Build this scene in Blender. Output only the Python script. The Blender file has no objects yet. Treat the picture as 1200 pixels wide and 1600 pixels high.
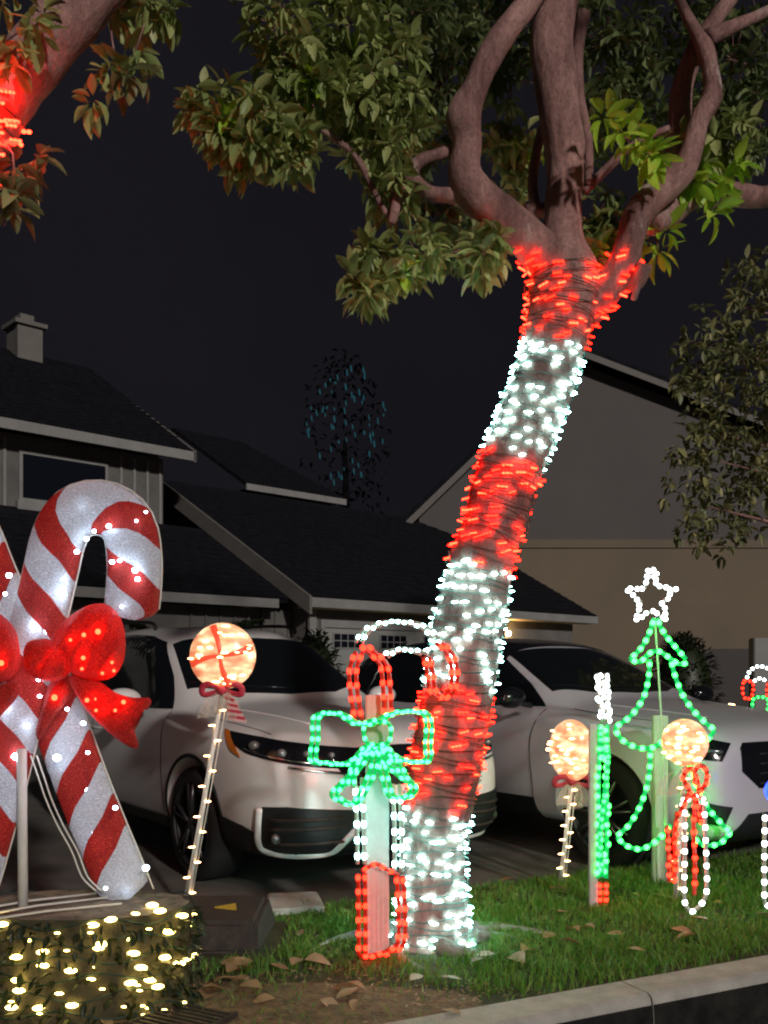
import bpy, bmesh, math, random
import numpy as np
from mathutils import Vector, Matrix, noise
from mathutils.bvhtree import BVHTree
from mathutils.geometry import intersect_point_line

R = math.radians
PI = math.pi
rnd = random.Random(7)
SC = bpy.context.scene
COL = SC.collection

# ------------------------------------------------------------------ camera, world, sun
CAMZ, F, HOR = 1.27, 1500.0, 1050.0
cam_d = bpy.data.cameras.new('camera'); cam = bpy.data.objects.new('camera', cam_d); COL.objects.link(cam)
cam_d.sensor_fit = 'VERTICAL'; cam_d.sensor_height = 36.0; cam_d.sensor_width = 27.0
cam_d.lens = F / 1600.0 * 36.0
cam_d.shift_y = (HOR - 800.0) / 1600.0
cam_d.clip_start = 0.05; cam_d.clip_end = 500
cam.location = (0, 0, CAMZ); cam.rotation_euler = (R(90), 0, 0)
cam_d.dof.use_dof = False
SC.camera = cam

SUN_EL, SUN_DIR = R(21), Vector((0.42, -0.907, 0))       # light arrives from behind and to the right of the viewer
world = bpy.data.worlds.new('World'); SC.world = world; world.use_nodes = True
wn = world.node_tree.nodes; wl = world.node_tree.links; wn.clear()
sky = wn.new('ShaderNodeTexSky'); sky.sky_type = 'NISHITA'; sky.sun_disc = False
sky.sun_elevation = SUN_EL; sky.sun_rotation = math.atan2(SUN_DIR.x, SUN_DIR.y)
hs = wn.new('ShaderNodeHueSaturation'); hs.inputs['Saturation'].default_value = 0.12
tint = wn.new('ShaderNodeMix'); tint.data_type = 'RGBA'; tint.blend_type = 'MULTIPLY'
tint.inputs[0].default_value = 1.0; tint.inputs[7].default_value = (0.92, 0.86, 1.0, 1)
# night sky over a lit street: nearly even, so the day sky is only a faint part of it
mix = wn.new('ShaderNodeMix'); mix.data_type = 'RGBA'; mix.inputs[0].default_value = 0.93
mix.inputs[7].default_value = (1.0, 0.90, 1.25, 1)
# thin cloud lit from the town: slow, uneven variation over the whole dome
wt = wn.new('ShaderNodeTexCoord'); wz = wn.new('ShaderNodeTexNoise'); wz.inputs['Scale'].default_value = 2.2; wz.inputs['Detail'].default_value = 4
wr = wn.new('ShaderNodeMapRange'); wr.inputs[1].default_value = .3; wr.inputs[2].default_value = .7; wr.inputs[3].default_value = .0055; wr.inputs[4].default_value = .0080
wl.new(wt.outputs['Generated'], wz.inputs['Vector']); wl.new(wz.outputs[0], wr.inputs[0])
bg = wn.new('ShaderNodeBackground'); bg.inputs[1].default_value = 0.0074
wo = wn.new('ShaderNodeOutputWorld')
wl.new(sky.outputs[0], hs.inputs['Color']); wl.new(hs.outputs[0], tint.inputs[6]); wl.new(tint.outputs[2], mix.inputs[6])
wl.new(wr.outputs[0], bg.inputs[1]); wl.new(mix.outputs[2], bg.inputs[0]); wl.new(bg.outputs[0], wo.inputs[0])

sun_d = bpy.data.lights.new('sun', 'SUN'); sun_d.energy = 1.55; sun_d.angle = R(3); sun_d.color = (1.0, 0.92, 0.84)
sun = bpy.data.objects.new('sun', sun_d); COL.objects.link(sun)
d = Vector((SUN_DIR.x * math.cos(SUN_EL), SUN_DIR.y * math.cos(SUN_EL), math.sin(SUN_EL)))
sun.rotation_euler = d.to_track_quat('Z', 'Y').to_euler(); sun.location = d * 20

SC.view_settings.view_transform = 'Standard'; SC.view_settings.look = 'None'
SC.view_settings.exposure = 0.0; SC.view_settings.gamma = 1.0
SC.render.engine = 'CYCLES'
try:
    SC.cycles.use_denoising = True; SC.cycles.denoiser = 'OPENIMAGEDENOISE'
    SC.cycles.use_light_tree = True
    SC.cycles.filter_width = 2.1
    SC.cycles.max_bounces = 5; SC.cycles.transparent_max_bounces = 6
    SC.cycles.sample_clamp_indirect = 3.0
except Exception: pass

# ------------------------------------------------------------------ helpers
def P(x, y, Y):
    """a point of the place at distance Y that the photograph shows at (x, y)"""
    return Vector(((x - 600.0) * Y / F, Y, CAMZ + (HOR - y) * Y / F))

def G(x, y, z=0.0):
    Y = (CAMZ - z) * F / (y - HOR)
    return Vector(((x - 600.0) * Y / F, Y, z))

WM = {}
def put(o, parent=None, M=None):
    COL.objects.link(o)
    M = Matrix.Identity(4) if M is None else M
    WM[o] = M
    if parent is not None:
        o.parent = parent
        o.matrix_basis = WM[parent].inverted() @ M
    else:
        o.matrix_basis = M
    return o

def tag(o, label=None, cat=None, group=None, kind=None):
    if label: o['label'] = label
    if cat: o['category'] = cat
    if group: o['group'] = group
    if kind: o['kind'] = kind
    return o

def thing(name, label, cat, loc=(0, 0, 0), rz=0, group=None):
    o = bpy.data.objects.new(name, None); o.empty_display_size = 0.1
    put(o, None, Matrix.Translation(Vector(loc)) @ Matrix.Rotation(rz, 4, 'Z'))
    return tag(o, label, cat, group)

class MB:
    def __init__(s): s.v = []; s.f = []; s.sm = []
    def add(s, verts, faces, smooth=False):
        n = len(s.v); s.v += [Vector(v) for v in verts]
        s.f += [tuple(i + n for i in f) for f in faces]; s.sm += [smooth] * len(faces)
        return s
    def box(s, a, b, M=None):
        (x0, y0, z0), (x1, y1, z1) = a, b
        v = [Vector(p) for p in ((x0,y0,z0),(x1,y0,z0),(x1,y1,z0),(x0,y1,z0),(x0,y0,z1),(x1,y0,z1),(x1,y1,z1),(x0,y1,z1))]
        if M: v = [M @ p for p in v]
        return s.add(v, [(0,3,2,1),(4,5,6,7),(0,1,5,4),(1,2,6,5),(2,3,7,6),(3,0,4,7)])
    def prism(s, poly, off):
        """polygon of 3d points extruded by off"""
        n = len(poly); off = Vector(off)
        v = [Vector(p) for p in poly] + [Vector(p) + off for p in poly]
        return s.add(v, [tuple(range(n))[::-1], tuple(range(n, 2*n))] + [(i, (i+1) % n, n + (i+1) % n, n + i) for i in range(n)])
    def tube(s, pts, rad, n=8, closed=False, flat=1.0, smooth=True, caps=True, up=None, wob=0.0, seed=0.0):
        pts = [Vector(p) for p in pts]; m = len(pts)
        rad = [rad] * m if isinstance(rad, (int, float)) else list(rad)
        t = []
        for i in range(m):
            if closed: d_ = pts[(i+1) % m] - pts[i-1]
            else: d_ = pts[min(i+1, m-1)] - pts[max(i-1, 0)]
            t.append(d_.normalized() if d_.length > 1e-9 else Vector((0,0,1)))
        u = (Vector(up) if up else (Vector((0,0,1)) if abs(t[0].z) < .9 else Vector((1,0,0))))
        u = (u - t[0] * u.dot(t[0])).normalized()
        V = []
        for i in range(m):
            u = (u - t[i] * u.dot(t[i])).normalized(); w = t[i].cross(u)
            for k in range(n):
                a = 2 * PI * k / n
                dr = (u * math.cos(a) * flat + w * math.sin(a))
                rr = rad[i]
                if wob:
                    q = (pts[i] + dr * rr)
                    rr *= 1 + wob * (noise.noise(q * 6 + Vector((seed, 0, 0))) + .5 * noise.noise(q * 17))
                V.append(pts[i] + dr * rr)
        Fc = []
        for i in range(m if closed else m - 1):
            j = (i + 1) % m
            for k in range(n):
                l = (k + 1) % n
                Fc.append((i*n+k, i*n+l, j*n+l, j*n+k))
        if caps and not closed:
            Fc.append(tuple(range(n))[::-1]); Fc.append(tuple((m-1)*n + k for k in range(n)))
        return s.add(V, Fc, smooth)
    def ball(s, c, r, seg=12, rings=8, sc=(1,1,1), M=None):
        V = [Vector((0,0,1))]
        for i in range(1, rings):
            th = PI * i / rings
            for k in range(seg):
                ph = 2*PI*k/seg
                V.append(Vector((math.sin(th)*math.cos(ph), math.sin(th)*math.sin(ph), math.cos(th))))
        V.append(Vector((0,0,-1)))
        Fc = []
        for k in range(seg): Fc.append((0, 1+k, 1+(k+1) % seg))
        for i in range(rings-2):
            for k in range(seg):
                a = 1+i*seg+k; b = 1+i*seg+(k+1) % seg
                Fc.append((a, a+seg, b+seg, b))
        e = len(V)-1; o = 1+(rings-2)*seg
        for k in range(seg): Fc.append((o+k, e, o+(k+1) % seg))
        V = [Vector((v.x*sc[0]*r, v.y*sc[1]*r, v.z*sc[2]*r)) for v in V]
        if M: V = [M @ v for v in V]
        return s.add([v + Vector(c) for v in V], Fc, True)
    def mesh(s, name, mat=None, bevel=0.0):
        me = bpy.data.meshes.new(name)
        me.from_pydata([tuple(v) for v in s.v], [], s.f)
        me.polygons.foreach_set('use_smooth', s.sm)
        if mat: me.materials.append(mat)
        bm = bmesh.new(); bm.from_mesh(me)
        bmesh.ops.recalc_face_normals(bm, faces=bm.faces)
        if bevel:
            bmesh.ops.bevel(bm, geom=list(bm.edges), offset=bevel, segments=2, affect='EDGES', clamp_overlap=True)
        bm.to_mesh(me); bm.free(); me.update()
        return me
    def obj(s, name, mat, parent=None, M=None, bevel=0.0):
        return put(bpy.data.objects.new(name, s.mesh(name, mat, bevel)), parent, M)

def inst(name, me, parent, M):
    return put(bpy.data.objects.new(name, me), parent, M)

def smooth_path(pts, sub=6, closed=False):
    """Catmull-Rom through points (any dimension)"""
    pts = [Vector(p) for p in pts]; n = len(pts); out = []
    rng = range(n if closed else n - 1)
    for i in rng:
        if closed: a, b, c, d_ = pts[i-1], pts[i], pts[(i+1) % n], pts[(i+2) % n]
        else: a, b, c, d_ = pts[max(i-1, 0)], pts[i], pts[i+1], pts[min(i+2, n-1)]
        for k in range(sub):
            t = k / sub
            out.append(0.5*((2*b) + (c-a)*t + (2*a-5*b+4*c-d_)*t*t + (3*b-a-3*c+d_)*t**3))
    if not closed: out.append(pts[-1])
    return out

def resample(pts, step, closed=False):
    pts = list(pts) + ([pts[0]] if closed else [])
    out = []; acc = 0.0; nxt = step * .5
    for a, b in zip(pts, pts[1:]):
        L = (b - a).length
        while L > 0 and nxt <= acc + L:
            t = (nxt - acc) / L
            out.append((a.lerp(b, t), (b - a).normalized())); nxt += step
        acc += L
    return out

# ------------------------------------------------------------------ materials
MATS = {}
def mat(name, col, rough=.6, metal=0.0, var=0.0, vscale=8.0, bump=0.0, bscale=40.0, col2=None, spec=.5,
        emit=None, estr=0.0, alpha=1.0, trans=0.0, coat=0.0, stretch=None, dirt=None, sss=0.0):
    if name in MATS: return MATS[name]
    m = bpy.data.materials.new(name); m.use_nodes = True
    N = m.node_tree.nodes; L = m.node_tree.links; b = N['Principled BSDF']
    b.inputs['Base Color'].default_value = (*col, 1); b.inputs['Roughness'].default_value = rough
    b.inputs['Metallic'].default_value = metal; b.inputs['Specular IOR Level'].default_value = spec
    b.inputs['Coat Weight'].default_value = coat; b.inputs['Alpha'].default_value = alpha
    b.inputs['Transmission Weight'].default_value = trans
    tc = N.new('ShaderNodeTexCoord'); mp = N.new('ShaderNodeMapping')
    if stretch: mp.inputs['Scale'].default_value = stretch
    L.new(tc.outputs['Object'], mp.inputs[0])
    if var or col2:
        nz = N.new('ShaderNodeTexNoise'); nz.inputs['Scale'].default_value = vscale; nz.inputs['Detail'].default_value = 6
        nz.inputs['Roughness'].default_value = .65
        L.new(mp.outputs[0], nz.inputs['Vector'])
        cr = N.new('ShaderNodeValToRGB'); cr.color_ramp.elements[0].position = .32; cr.color_ramp.elements[1].position = .68
        c2 = col2 or tuple(min(1, c * (1 + var)) for c in col)
        c1 = col if col2 else tuple(c * (1 - var) for c in col)
        cr.color_ramp.elements[0].color = (*c1, 1); cr.color_ramp.elements[1].color = (*c2, 1)
        L.new(nz.outputs[0], cr.inputs[0]); L.new(cr.outputs[0], b.inputs['Base Color'])
        rr = N.new('ShaderNodeMapRange'); rr.inputs[3].default_value = max(0, rough - .1); rr.inputs[4].default_value = min(1, rough + .1)
        L.new(nz.outputs[0], rr.inputs[0]); L.new(rr.outputs[0], b.inputs['Roughness'])
    if bump:
        n2 = N.new('ShaderNodeTexNoise'); n2.inputs['Scale'].default_value = bscale; n2.inputs['Detail'].default_value = 5
        L.new(mp.outputs[0], n2.inputs['Vector'])
        bp = N.new('ShaderNodeBump'); bp.inputs['Strength'].default_value = bump; bp.inputs['Distance'].default_value = .02
        L.new(n2.outputs[0], bp.inputs['Height']); L.new(bp.outputs[0], b.inputs['Normal'])
    if emit:
        b.inputs['Emission Color'].default_value = (*emit, 1); b.inputs['Emission Strength'].default_value = estr
    MATS[name] = m
    return m

def emitter(name, col, strength):
    """an LED: its own light, brighter in the core than at the rim (real lens shape)"""
    m = bpy.data.materials.new(name); m.use_nodes = True
    N = m.node_tree.nodes; L = m.node_tree.links; N.clear()
    e = N.new('ShaderNodeEmission'); e.inputs[0].default_value = (*col, 1); e.inputs[1].default_value = strength
    o = N.new('ShaderNodeOutputMaterial'); L.new(e.outputs[0], o.inputs[0])
    return m

def leaf_mat(name, c1, c2, c3):
    m = bpy.data.materials.new(name); m.use_nodes = True
    N = m.node_tree.nodes; L = m.node_tree.links; b = N['Principled BSDF']
    g = N.new('ShaderNodeNewGeometry'); oi = N.new('ShaderNodeObjectInfo')
    ad = N.new('ShaderNodeMath'); ad.operation = 'ADD'; L.new(g.outputs['Random Per Island'], ad.inputs[0]); L.new(oi.outputs['Random'], ad.inputs[1])
    fr = N.new('ShaderNodeMath'); fr.operation = 'FRACT'; L.new(ad.outputs[0], fr.inputs[0])
    cr = N.new('ShaderNodeValToRGB'); e = cr.color_ramp.elements
    e[0].position = 0; e[0].color = (*c1, 1); e[1].position = 1; e[1].color = (*c3, 1)
    k = e.new(.6); k.color = (*c2, 1)
    L.new(fr.outputs[0], cr.inputs[0])
    nz = N.new('ShaderNodeTexNoise'); nz.inputs['Scale'].default_value = 30
    tc = N.new('ShaderNodeTexCoord'); L.new(tc.outputs['Object'], nz.inputs['Vector'])
    mx = N.new('ShaderNodeMix'); mx.data_type = 'RGBA'; mx.blend_type = 'MULTIPLY'; mx.inputs[0].default_value = .5
    L.new(cr.outputs[0], mx.inputs[6]); L.new(nz.outputs[0], mx.inputs[7])
    L.new(mx.outputs[2], b.inputs['Base Color'])
    b.inputs['Roughness'].default_value = .45
    tr = N.new('ShaderNodeBsdfTranslucent'); L.new(mx.outputs[2], tr.inputs[0])
    ms = N.new('ShaderNodeMixShader'); ms.inputs[0].default_value = .3
    L.new(b.outputs[0], ms.inputs[1]); L.new(tr.outputs[0], ms.inputs[2]); L.new(ms.outputs[0], N['Material Output'].inputs[0])
    return m

M_GRASSB = leaf_mat('grass_blade', (.10, .28, .03), (.18, .42, .05), (.38, .46, .11))
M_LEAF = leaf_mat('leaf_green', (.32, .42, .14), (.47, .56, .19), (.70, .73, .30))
M_LEAFD = leaf_mat('leaf_dark', (.16, .22, .09), (.23, .30, .12), (.36, .42, .16))  # darker leaf copy, shade deep in the crown painted into the colour
M_LEAFB = leaf_mat('leaf_young', (.45, .78, .05), (.55, .88, .07), (.70, .92, .12))  # brighter leaf copy, a nearby lamp's light painted into the green
M_LEAFO = leaf_mat('leaf_olive', (.20, .23, .10), (.31, .33, .15), (.60, .56, .24))
M_DRY = leaf_mat('leaf_dry', (.42, .24, .13), (.60, .38, .21), (.78, .58, .38))
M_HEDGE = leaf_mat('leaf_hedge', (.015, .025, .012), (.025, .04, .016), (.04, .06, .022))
M_BARK = mat('bark', (.15, .075, .065), .85, var=.45, vscale=5, bump=1.0, bscale=24, col2=(.42, .25, .215), stretch=(1, 1, .45))
def bark_mat():
    m = bpy.data.materials.new('tree_bark'); m.use_nodes = True; N = m.node_tree.nodes; L = m.node_tree.links; b = N['Principled BSDF']
    tc = N.new('ShaderNodeTexCoord'); mp = N.new('ShaderNodeMapping'); mp.inputs['Scale'].default_value = (1, 1, .42); L.new(tc.outputs['Object'], mp.inputs[0])
    n1 = N.new('ShaderNodeTexNoise'); n1.inputs['Scale'].default_value = 5; n1.inputs['Detail'].default_value = 7; n1.inputs['Roughness'].default_value = .7
    n2 = N.new('ShaderNodeTexNoise'); n2.inputs['Scale'].default_value = 2.6; n2.inputs['Detail'].default_value = 8; n2.inputs['Roughness'].default_value = .75
    n3 = N.new('ShaderNodeTexNoise'); n3.inputs['Scale'].default_value = 38; n3.inputs['Detail'].default_value = 6
    vo = N.new('ShaderNodeTexVoronoi'); vo.feature = 'DISTANCE_TO_EDGE'; vo.inputs['Scale'].default_value = 34
    dm = N.new('ShaderNodeVectorMath'); dm.operation = 'MULTIPLY_ADD'; dm.inputs[1].default_value = (.5, .5, .5)
    L.new(n1.outputs[1], dm.inputs[0]); L.new(mp.outputs[0], dm.inputs[2]); L.new(dm.outputs[0], vo.inputs['Vector'])
    for q in (n1, n2, n3): L.new(mp.outputs[0], q.inputs['Vector'])
    c1 = N.new('ShaderNodeValToRGB'); e = c1.color_ramp.elements; e[0].position = .34; e[0].color = (.16, .075, .07, 1); e[1].position = .66; e[1].color = (.54, .31, .28, 1); k = e.new(.5); k.color = (.34, .18, .165, 1)
    L.new(n1.outputs[0], c1.inputs[0])
    c2 = N.new('ShaderNodeValToRGB'); e = c2.color_ramp.elements; e[0].position = .56; e[0].color = (0, 0, 0, 1); e[1].position = .63; e[1].color = (1, 1, 1, 1); L.new(n2.outputs[0], c2.inputs[0])
    mx = N.new('ShaderNodeMix'); mx.data_type = 'RGBA'; L.new(c2.outputs[0], mx.inputs[0]); L.new(c1.outputs[0], mx.inputs[6]); mx.inputs[7].default_value = (.55, .43, .39, 1)
    mr = N.new('ShaderNodeMapRange'); mr.inputs[1].default_value = 0; mr.inputs[2].default_value = .035; mr.inputs[3].default_value = .80; mr.inputs[4].default_value = 1; L.new(vo.outputs['Distance'], mr.inputs[0])
    vm = N.new('ShaderNodeVectorMath'); vm.operation = 'SCALE'; L.new(mx.outputs[2], vm.inputs[0]); L.new(mr.outputs[0], vm.inputs['Scale']); L.new(vm.outputs[0], b.inputs['Base Color'])
    ad = N.new('ShaderNodeMath'); ad.operation = 'ADD'; L.new(mr.outputs[0], ad.inputs[0]); L.new(n3.outputs[0], ad.inputs[1])
    bp = N.new('ShaderNodeBump'); bp.inputs['Strength'].default_value = .9; bp.inputs['Distance'].default_value = .012; L.new(ad.outputs[0], bp.inputs['Height']); L.new(bp.outputs[0], b.inputs['Normal'])
    b.inputs['Roughness'].default_value = .85
    return m
M_BARK = bark_mat()
M_BARKG = mat('bark_base', (.20, .19, .17), .85, bump=.8, bscale=30, col2=(.38, .36, .32))
M_WIREG = mat('wire_green', (.012, .05, .035), .5)
M_WIRET = mat('wire_teal', (.05, .16, .14), .4)
M_WIREW = mat('wire_white', (.7, .68, .62), .5)
M_ROAD = mat('asphalt', (.022, .022, .025), .85, bump=.6, bscale=160, col2=(.05, .05, .054), vscale=60)
M_SOIL = mat('soil', (.09, .058, .034), .95, bump=1.0, bscale=45, col2=(.26, .175, .10), vscale=22)
M_TURF = mat('turf_soil', (.03, .04, .015), .95, bump=1.0, bscale=50, col2=(.07, .07, .03), vscale=10)
M_CONC = mat('concrete', (.34, .33, .31), .85, bump=.4, bscale=90, col2=(.52, .50, .46), vscale=9)
M_DRIVE = mat('driveway_concrete', (.10, .092, .085), .85, bump=.4, bscale=80, col2=(.17, .155, .14), vscale=3)
M_RUBBER = mat('black_rubber', (.018, .016, .016), .7, bump=.3, bscale=120, col2=(.06, .045, .04), vscale=20)
M_YEL = mat('yellow_paint', (.6, .42, .04), .6, var=.2, vscale=40)
M_WALL = mat('grey_render', (.11, .107, .105), .9, bump=.3, bscale=60, col2=(.165, .16, .155), vscale=2)
M_TRIM = mat('trim_white', (.26, .26, .26), .7, var=.12, vscale=3)
M_TRIMGLOW = mat('trim_lamplit', (.62, .50, .30), .7, var=.12, vscale=3)  # soffit trim with warm lamplight painted into its colour
M_FASC = mat('rake_fascia', (.17, .16, .15), .8, var=.12, vscale=3)
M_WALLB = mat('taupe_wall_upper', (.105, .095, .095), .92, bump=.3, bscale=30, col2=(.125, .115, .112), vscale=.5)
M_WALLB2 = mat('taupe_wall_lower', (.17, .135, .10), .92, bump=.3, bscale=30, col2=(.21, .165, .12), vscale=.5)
M_SHING = mat('roof_shingle', (.007, .007, .011), .95, bump=.8, bscale=60, col2=(.017, .017, .022), vscale=7, spec=.12)
M_GLASSD = mat('window_glass', (.008, .01, .016), .12, spec=.5)
M_GDOOR = mat('garage_door_paint', (.30, .31, .30), .6, var=.08, vscale=2)
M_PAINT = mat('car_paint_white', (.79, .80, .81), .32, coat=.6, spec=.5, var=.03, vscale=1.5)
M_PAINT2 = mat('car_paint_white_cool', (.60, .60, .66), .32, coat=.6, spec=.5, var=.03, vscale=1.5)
M_CGLASS = mat('car_glass', (.006, .009, .010), .08, spec=.6, coat=.3)
M_BLACKP = mat('black_plastic', (.016, .018, .020), .5, bump=.15, bscale=150, spec=.35)
M_GLOSSB = mat('gloss_black', (.008, .009, .012), .15)
M_CHROME = mat('chrome', (.7, .7, .7), .15, metal=1.0)
M_RIM = mat('dark_alloy', (.07, .07, .075), .35, metal=.7)
M_TYRE = mat('tyre', (.012, .012, .012), .85, bump=.3, bscale=100)
M_SEAM = mat('panel_seam', (.02, .02, .02), .8)
M_AMBER = mat('amber_lens', (.55, .16, .02), .25)
M_LENS = mat('lamp_lens', (.10, .11, .12), .15, metal=.5, col2=(.32, .33, .34), vscale=25)
M_PVC = mat('white_pvc', (.66, .66, .64), .45, var=.06, vscale=20)
M_POST = mat('white_plastic_post', (.60, .58, .55), .45, var=.08, vscale=30)
M_ROPEG = mat('rope_green', (.01, .30, .09), .3, emit=(.0, .9, .20), estr=.5)
M_ROPER = mat('rope_red', (.35, .02, .01), .3, emit=(1, .03, .01), estr=.22)
M_ROPEW = mat('rope_clear', (.45, .45, .38), .3, emit=(.8, .9, .8), estr=.05)
M_STUMP = mat('stump_bark', (.022, .02, .011), .95, bump=1.0, bscale=22, col2=(.08, .066, .034), vscale=9)
M_STUMPT = mat('stump_cut', (.10, .08, .055), .9, bump=.8, bscale=30, col2=(.34, .28, .20), vscale=14)

E_WHITE = emitter('led_white', (.42, 1.0, .92), 36)
E_RED = emitter('led_red', (1.0, .0035, .0015), 52)
E_REDH = emitter('led_red_hot', (1.0, .014, .005), 40)
E_REDT = emitter('led_red_soft', (1.0, .006, .002), 26)
E_REDTH = emitter('led_red_soft_hot', (1.0, .028, .010), 20)
E_GREEN = emitter('led_green', (.02, 1.0, .05), 14)
E_GREENH = emitter('led_green_core', (.03, 1.0, .06), 15)
E_CYAN = emitter('led_green_cyan', (.03, 1.0, .15), 13)
E_ROPER = emitter('led_rope_red', (1.0, .010, .004), 20)
E_WARM = emitter('led_warm', (1.0, .74, .20), 17)
E_WARM2 = emitter('led_warm_orange', (1.0, .55, .22), 16)
E_COOL = emitter('led_cool', (.62, .80, 1.0), 40)
E_BLUE = emitter('led_blue', (.05, .12, 1.0), 3.0)
E_FAR = emitter('led_far_blue', (.05, .22, .28), .25)
E_STAR = emitter('led_star', (.85, 1.0, .97), 10)
E_WIN = emitter('porch_glow', (1.0, .55, .15), 1.6)

def tinsel(name, c1, c2, c3, sc):
    """woven glitter gauze: fine threads and sparks, relief from the threads"""
    m = bpy.data.materials.new(name); m.use_nodes = True
    N = m.node_tree.nodes; L = m.node_tree.links; b = N['Principled BSDF']
    tc = N.new('ShaderNodeTexCoord')
    vo = N.new('ShaderNodeTexVoronoi'); vo.feature = 'DISTANCE_TO_EDGE'; vo.inputs['Scale'].default_value = sc
    nz = N.new('ShaderNodeTexNoise'); nz.inputs['Scale'].default_value = sc * 2.4; nz.inputs['Detail'].default_value = 4
    n3 = N.new('ShaderNodeTexNoise'); n3.inputs['Scale'].default_value = 9
    mp = N.new('ShaderNodeMapping'); mp.inputs['Scale'].default_value = (1, 1, 2.0); L.new(tc.outputs['Object'], mp.inputs[0])
    for q in (vo, nz, n3): L.new(mp.outputs[0], q.inputs['Vector'])
    cr = N.new('ShaderNodeValToRGB'); e = cr.color_ramp.elements
    e[0].position = .36; e[0].color = (*c1, 1); e[1].position = .66; e[1].color = (*c3, 1); k = e.new(.52); k.color = (*c2, 1)
    L.new(nz.outputs[0], cr.inputs[0])
    mr = N.new('ShaderNodeMapRange'); mr.inputs[1].default_value = 0; mr.inputs[2].default_value = .06; mr.inputs[3].default_value = 1.25; mr.inputs[4].default_value = .78
    L.new(vo.outputs['Distance'], mr.inputs[0])
    vm = N.new('ShaderNodeVectorMath'); vm.operation = 'SCALE'; L.new(cr.outputs[0], vm.inputs[0]); L.new(mr.outputs[0], vm.inputs['Scale'])
    L.new(vm.outputs[0], b.inputs['Base Color'])
    bp = N.new('ShaderNodeBump'); bp.inputs['Strength'].default_value = .9; bp.inputs['Distance'].default_value = .006
    L.new(nz.outputs[0], bp.inputs['Height']); L.new(bp.outputs[0], b.inputs['Normal'])
    b.inputs['Roughness'].default_value = .42; b.inputs['Metallic'].default_value = .15
    tr = N.new('ShaderNodeBsdfTranslucent'); L.new(vm.outputs[0], tr.inputs[0])
    ms = N.new('ShaderNodeMixShader'); ms.inputs[0].default_value = .3
    L.new(b.outputs[0], ms.inputs[1]); L.new(tr.outputs[0], ms.inputs[2]); L.new(ms.outputs[0], N['Material Output'].inputs[0])
    return m
M_TINW = tinsel('white_tinsel_gauze', (.62, .62, .67), (.80, .80, .86), (.97, .97, 1.0), 60)
M_TINR = tinsel('red_glitter_gauze', (.26, .003, .006), (.58, .008, .014), (.98, .14, .06), 90)
M_CELLO = mat('cellophane', (.62, .55, .46), .25, alpha=.35, bump=.8, bscale=40)
M_RIBR = mat('red_striped_ribbon', (.45, .03, .06), .5)
M_RIBP = mat('pale_ribbon', (.62, .38, .38), .5)

# ------------------------------------------------------------------ shared small meshes
def bulb_mesh(name, m, core=None):
    mb = MB(); mb.ball((0,0,0), .5, 8, 5)
    return mb.mesh(name, m)
def streak_mesh(name, m):  # three beads in a row, the LED's flicker streak built as shape
    mb = MB()
    for k in (-1, 0, 1): mb.ball((k*.33, 0, k*.06), .5, 6, 4, sc=(.36, 1, 1))
    return mb.mesh(name, m)
B = dict(redt=streak_mesh('bulb_red_soft', E_REDT), redth=streak_mesh('bulb_red_soft_hot', E_REDTH), white=bulb_mesh('bulb_white', E_WHITE), red=streak_mesh('bulb_red', E_RED), redh=streak_mesh('bulb_red_hot', E_REDH),
         green=bulb_mesh('bulb_green', E_GREEN), greenh=bulb_mesh('bulb_green_core', E_GREENH), cyan=bulb_mesh('bulb_cyan', E_CYAN),
         roper=bulb_mesh('bulb_rope_red', E_ROPER), warm=bulb_mesh('bulb_warm', E_WARM), warm2=bulb_mesh('bulb_warm_orange', E_WARM2),
         cool=bulb_mesh('bulb_cool', E_COOL), blue=bulb_mesh('bulb_blue', E_BLUE), far=bulb_mesh('bulb_far', E_FAR),
         star=bulb_mesh('bulb_star', E_STAR), rsmall=bulb_mesh('bulb_red_round', E_REDH))

def bulb(kind, loc, direction, length, thick, parent, name='bulb'):
    q = Vector(direction).to_track_quat('X', 'Z').to_matrix().to_4x4()
    return inst(name, B[kind], parent, Matrix.Translation(loc) @ q @ Matrix.Diagonal((length, thick, thick, 1)))

# ------------------------------------------------------------------ ground
KA, KB = Vector((.362, 3.60, 0)), Vector((1.72, 4.262, 0))      # back... top edge of the kerb nearest the grass
KD = (KB - KA).normalized(); KN = Vector((KD.y, -KD.x, 0))     # along the street / towards the road
# the road: one sheet to the horizon
mb = MB(); S = 160
mb.add([(-S, -S, -.15), (S, -S, -.15), (S, S, -.15), (-S, S, -.15)], [(0,1,2,3)])
tag(mb.obj('road', M_ROAD), 'dark asphalt street below the kerb', kind='structure')
def strip(a0, a1, n0, n1, z, name, m, label, sub=0, hump=0):
    """a sheet lying along the kerb line: a = metres along, n = metres away from the road"""
    nx = max(1, int((a1-a0)/.08)) if sub else 1; ny = max(1, int((n1-n0)/.08)) if sub else 1
    V = []; Fc = []
    for j in range(ny+1):
        for i in range(nx+1):
            p = KA + KD*(a0+(a1-a0)*i/nx) - KN*(n0+(n1-n0)*j/ny)
            zz = z + (hump*(noise.noise(p*1.7)+.5*noise.noise(p*6)) if sub else 0)
            V.append((p.x, p.y, zz))
    for j in range(ny):
        for i in range(nx):
            a = j*(nx+1)+i; Fc.append((a, a+1, a+nx+2, a+nx+1))
    mb = MB(); mb.add(V, Fc, bool(sub)); return tag(mb.obj(name, m), label, kind='structure')
VW = 1.78      # width of the verge
strip(-60, 60, .0, 60, -.012, 'driveway', M_DRIVE, 'dull concrete driveway under the parked cars')
# verge soil and turf
strip(-3.2, 6.5, .0, VW, .0, 'lawn', M_TURF, 'grass verge between kerb and driveway', sub=1, hump=.012)

def verge(p):
    q = Vector((p[0], p[1], 0)) - KA
    return q.dot(KD), -q.dot(KN)
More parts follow.
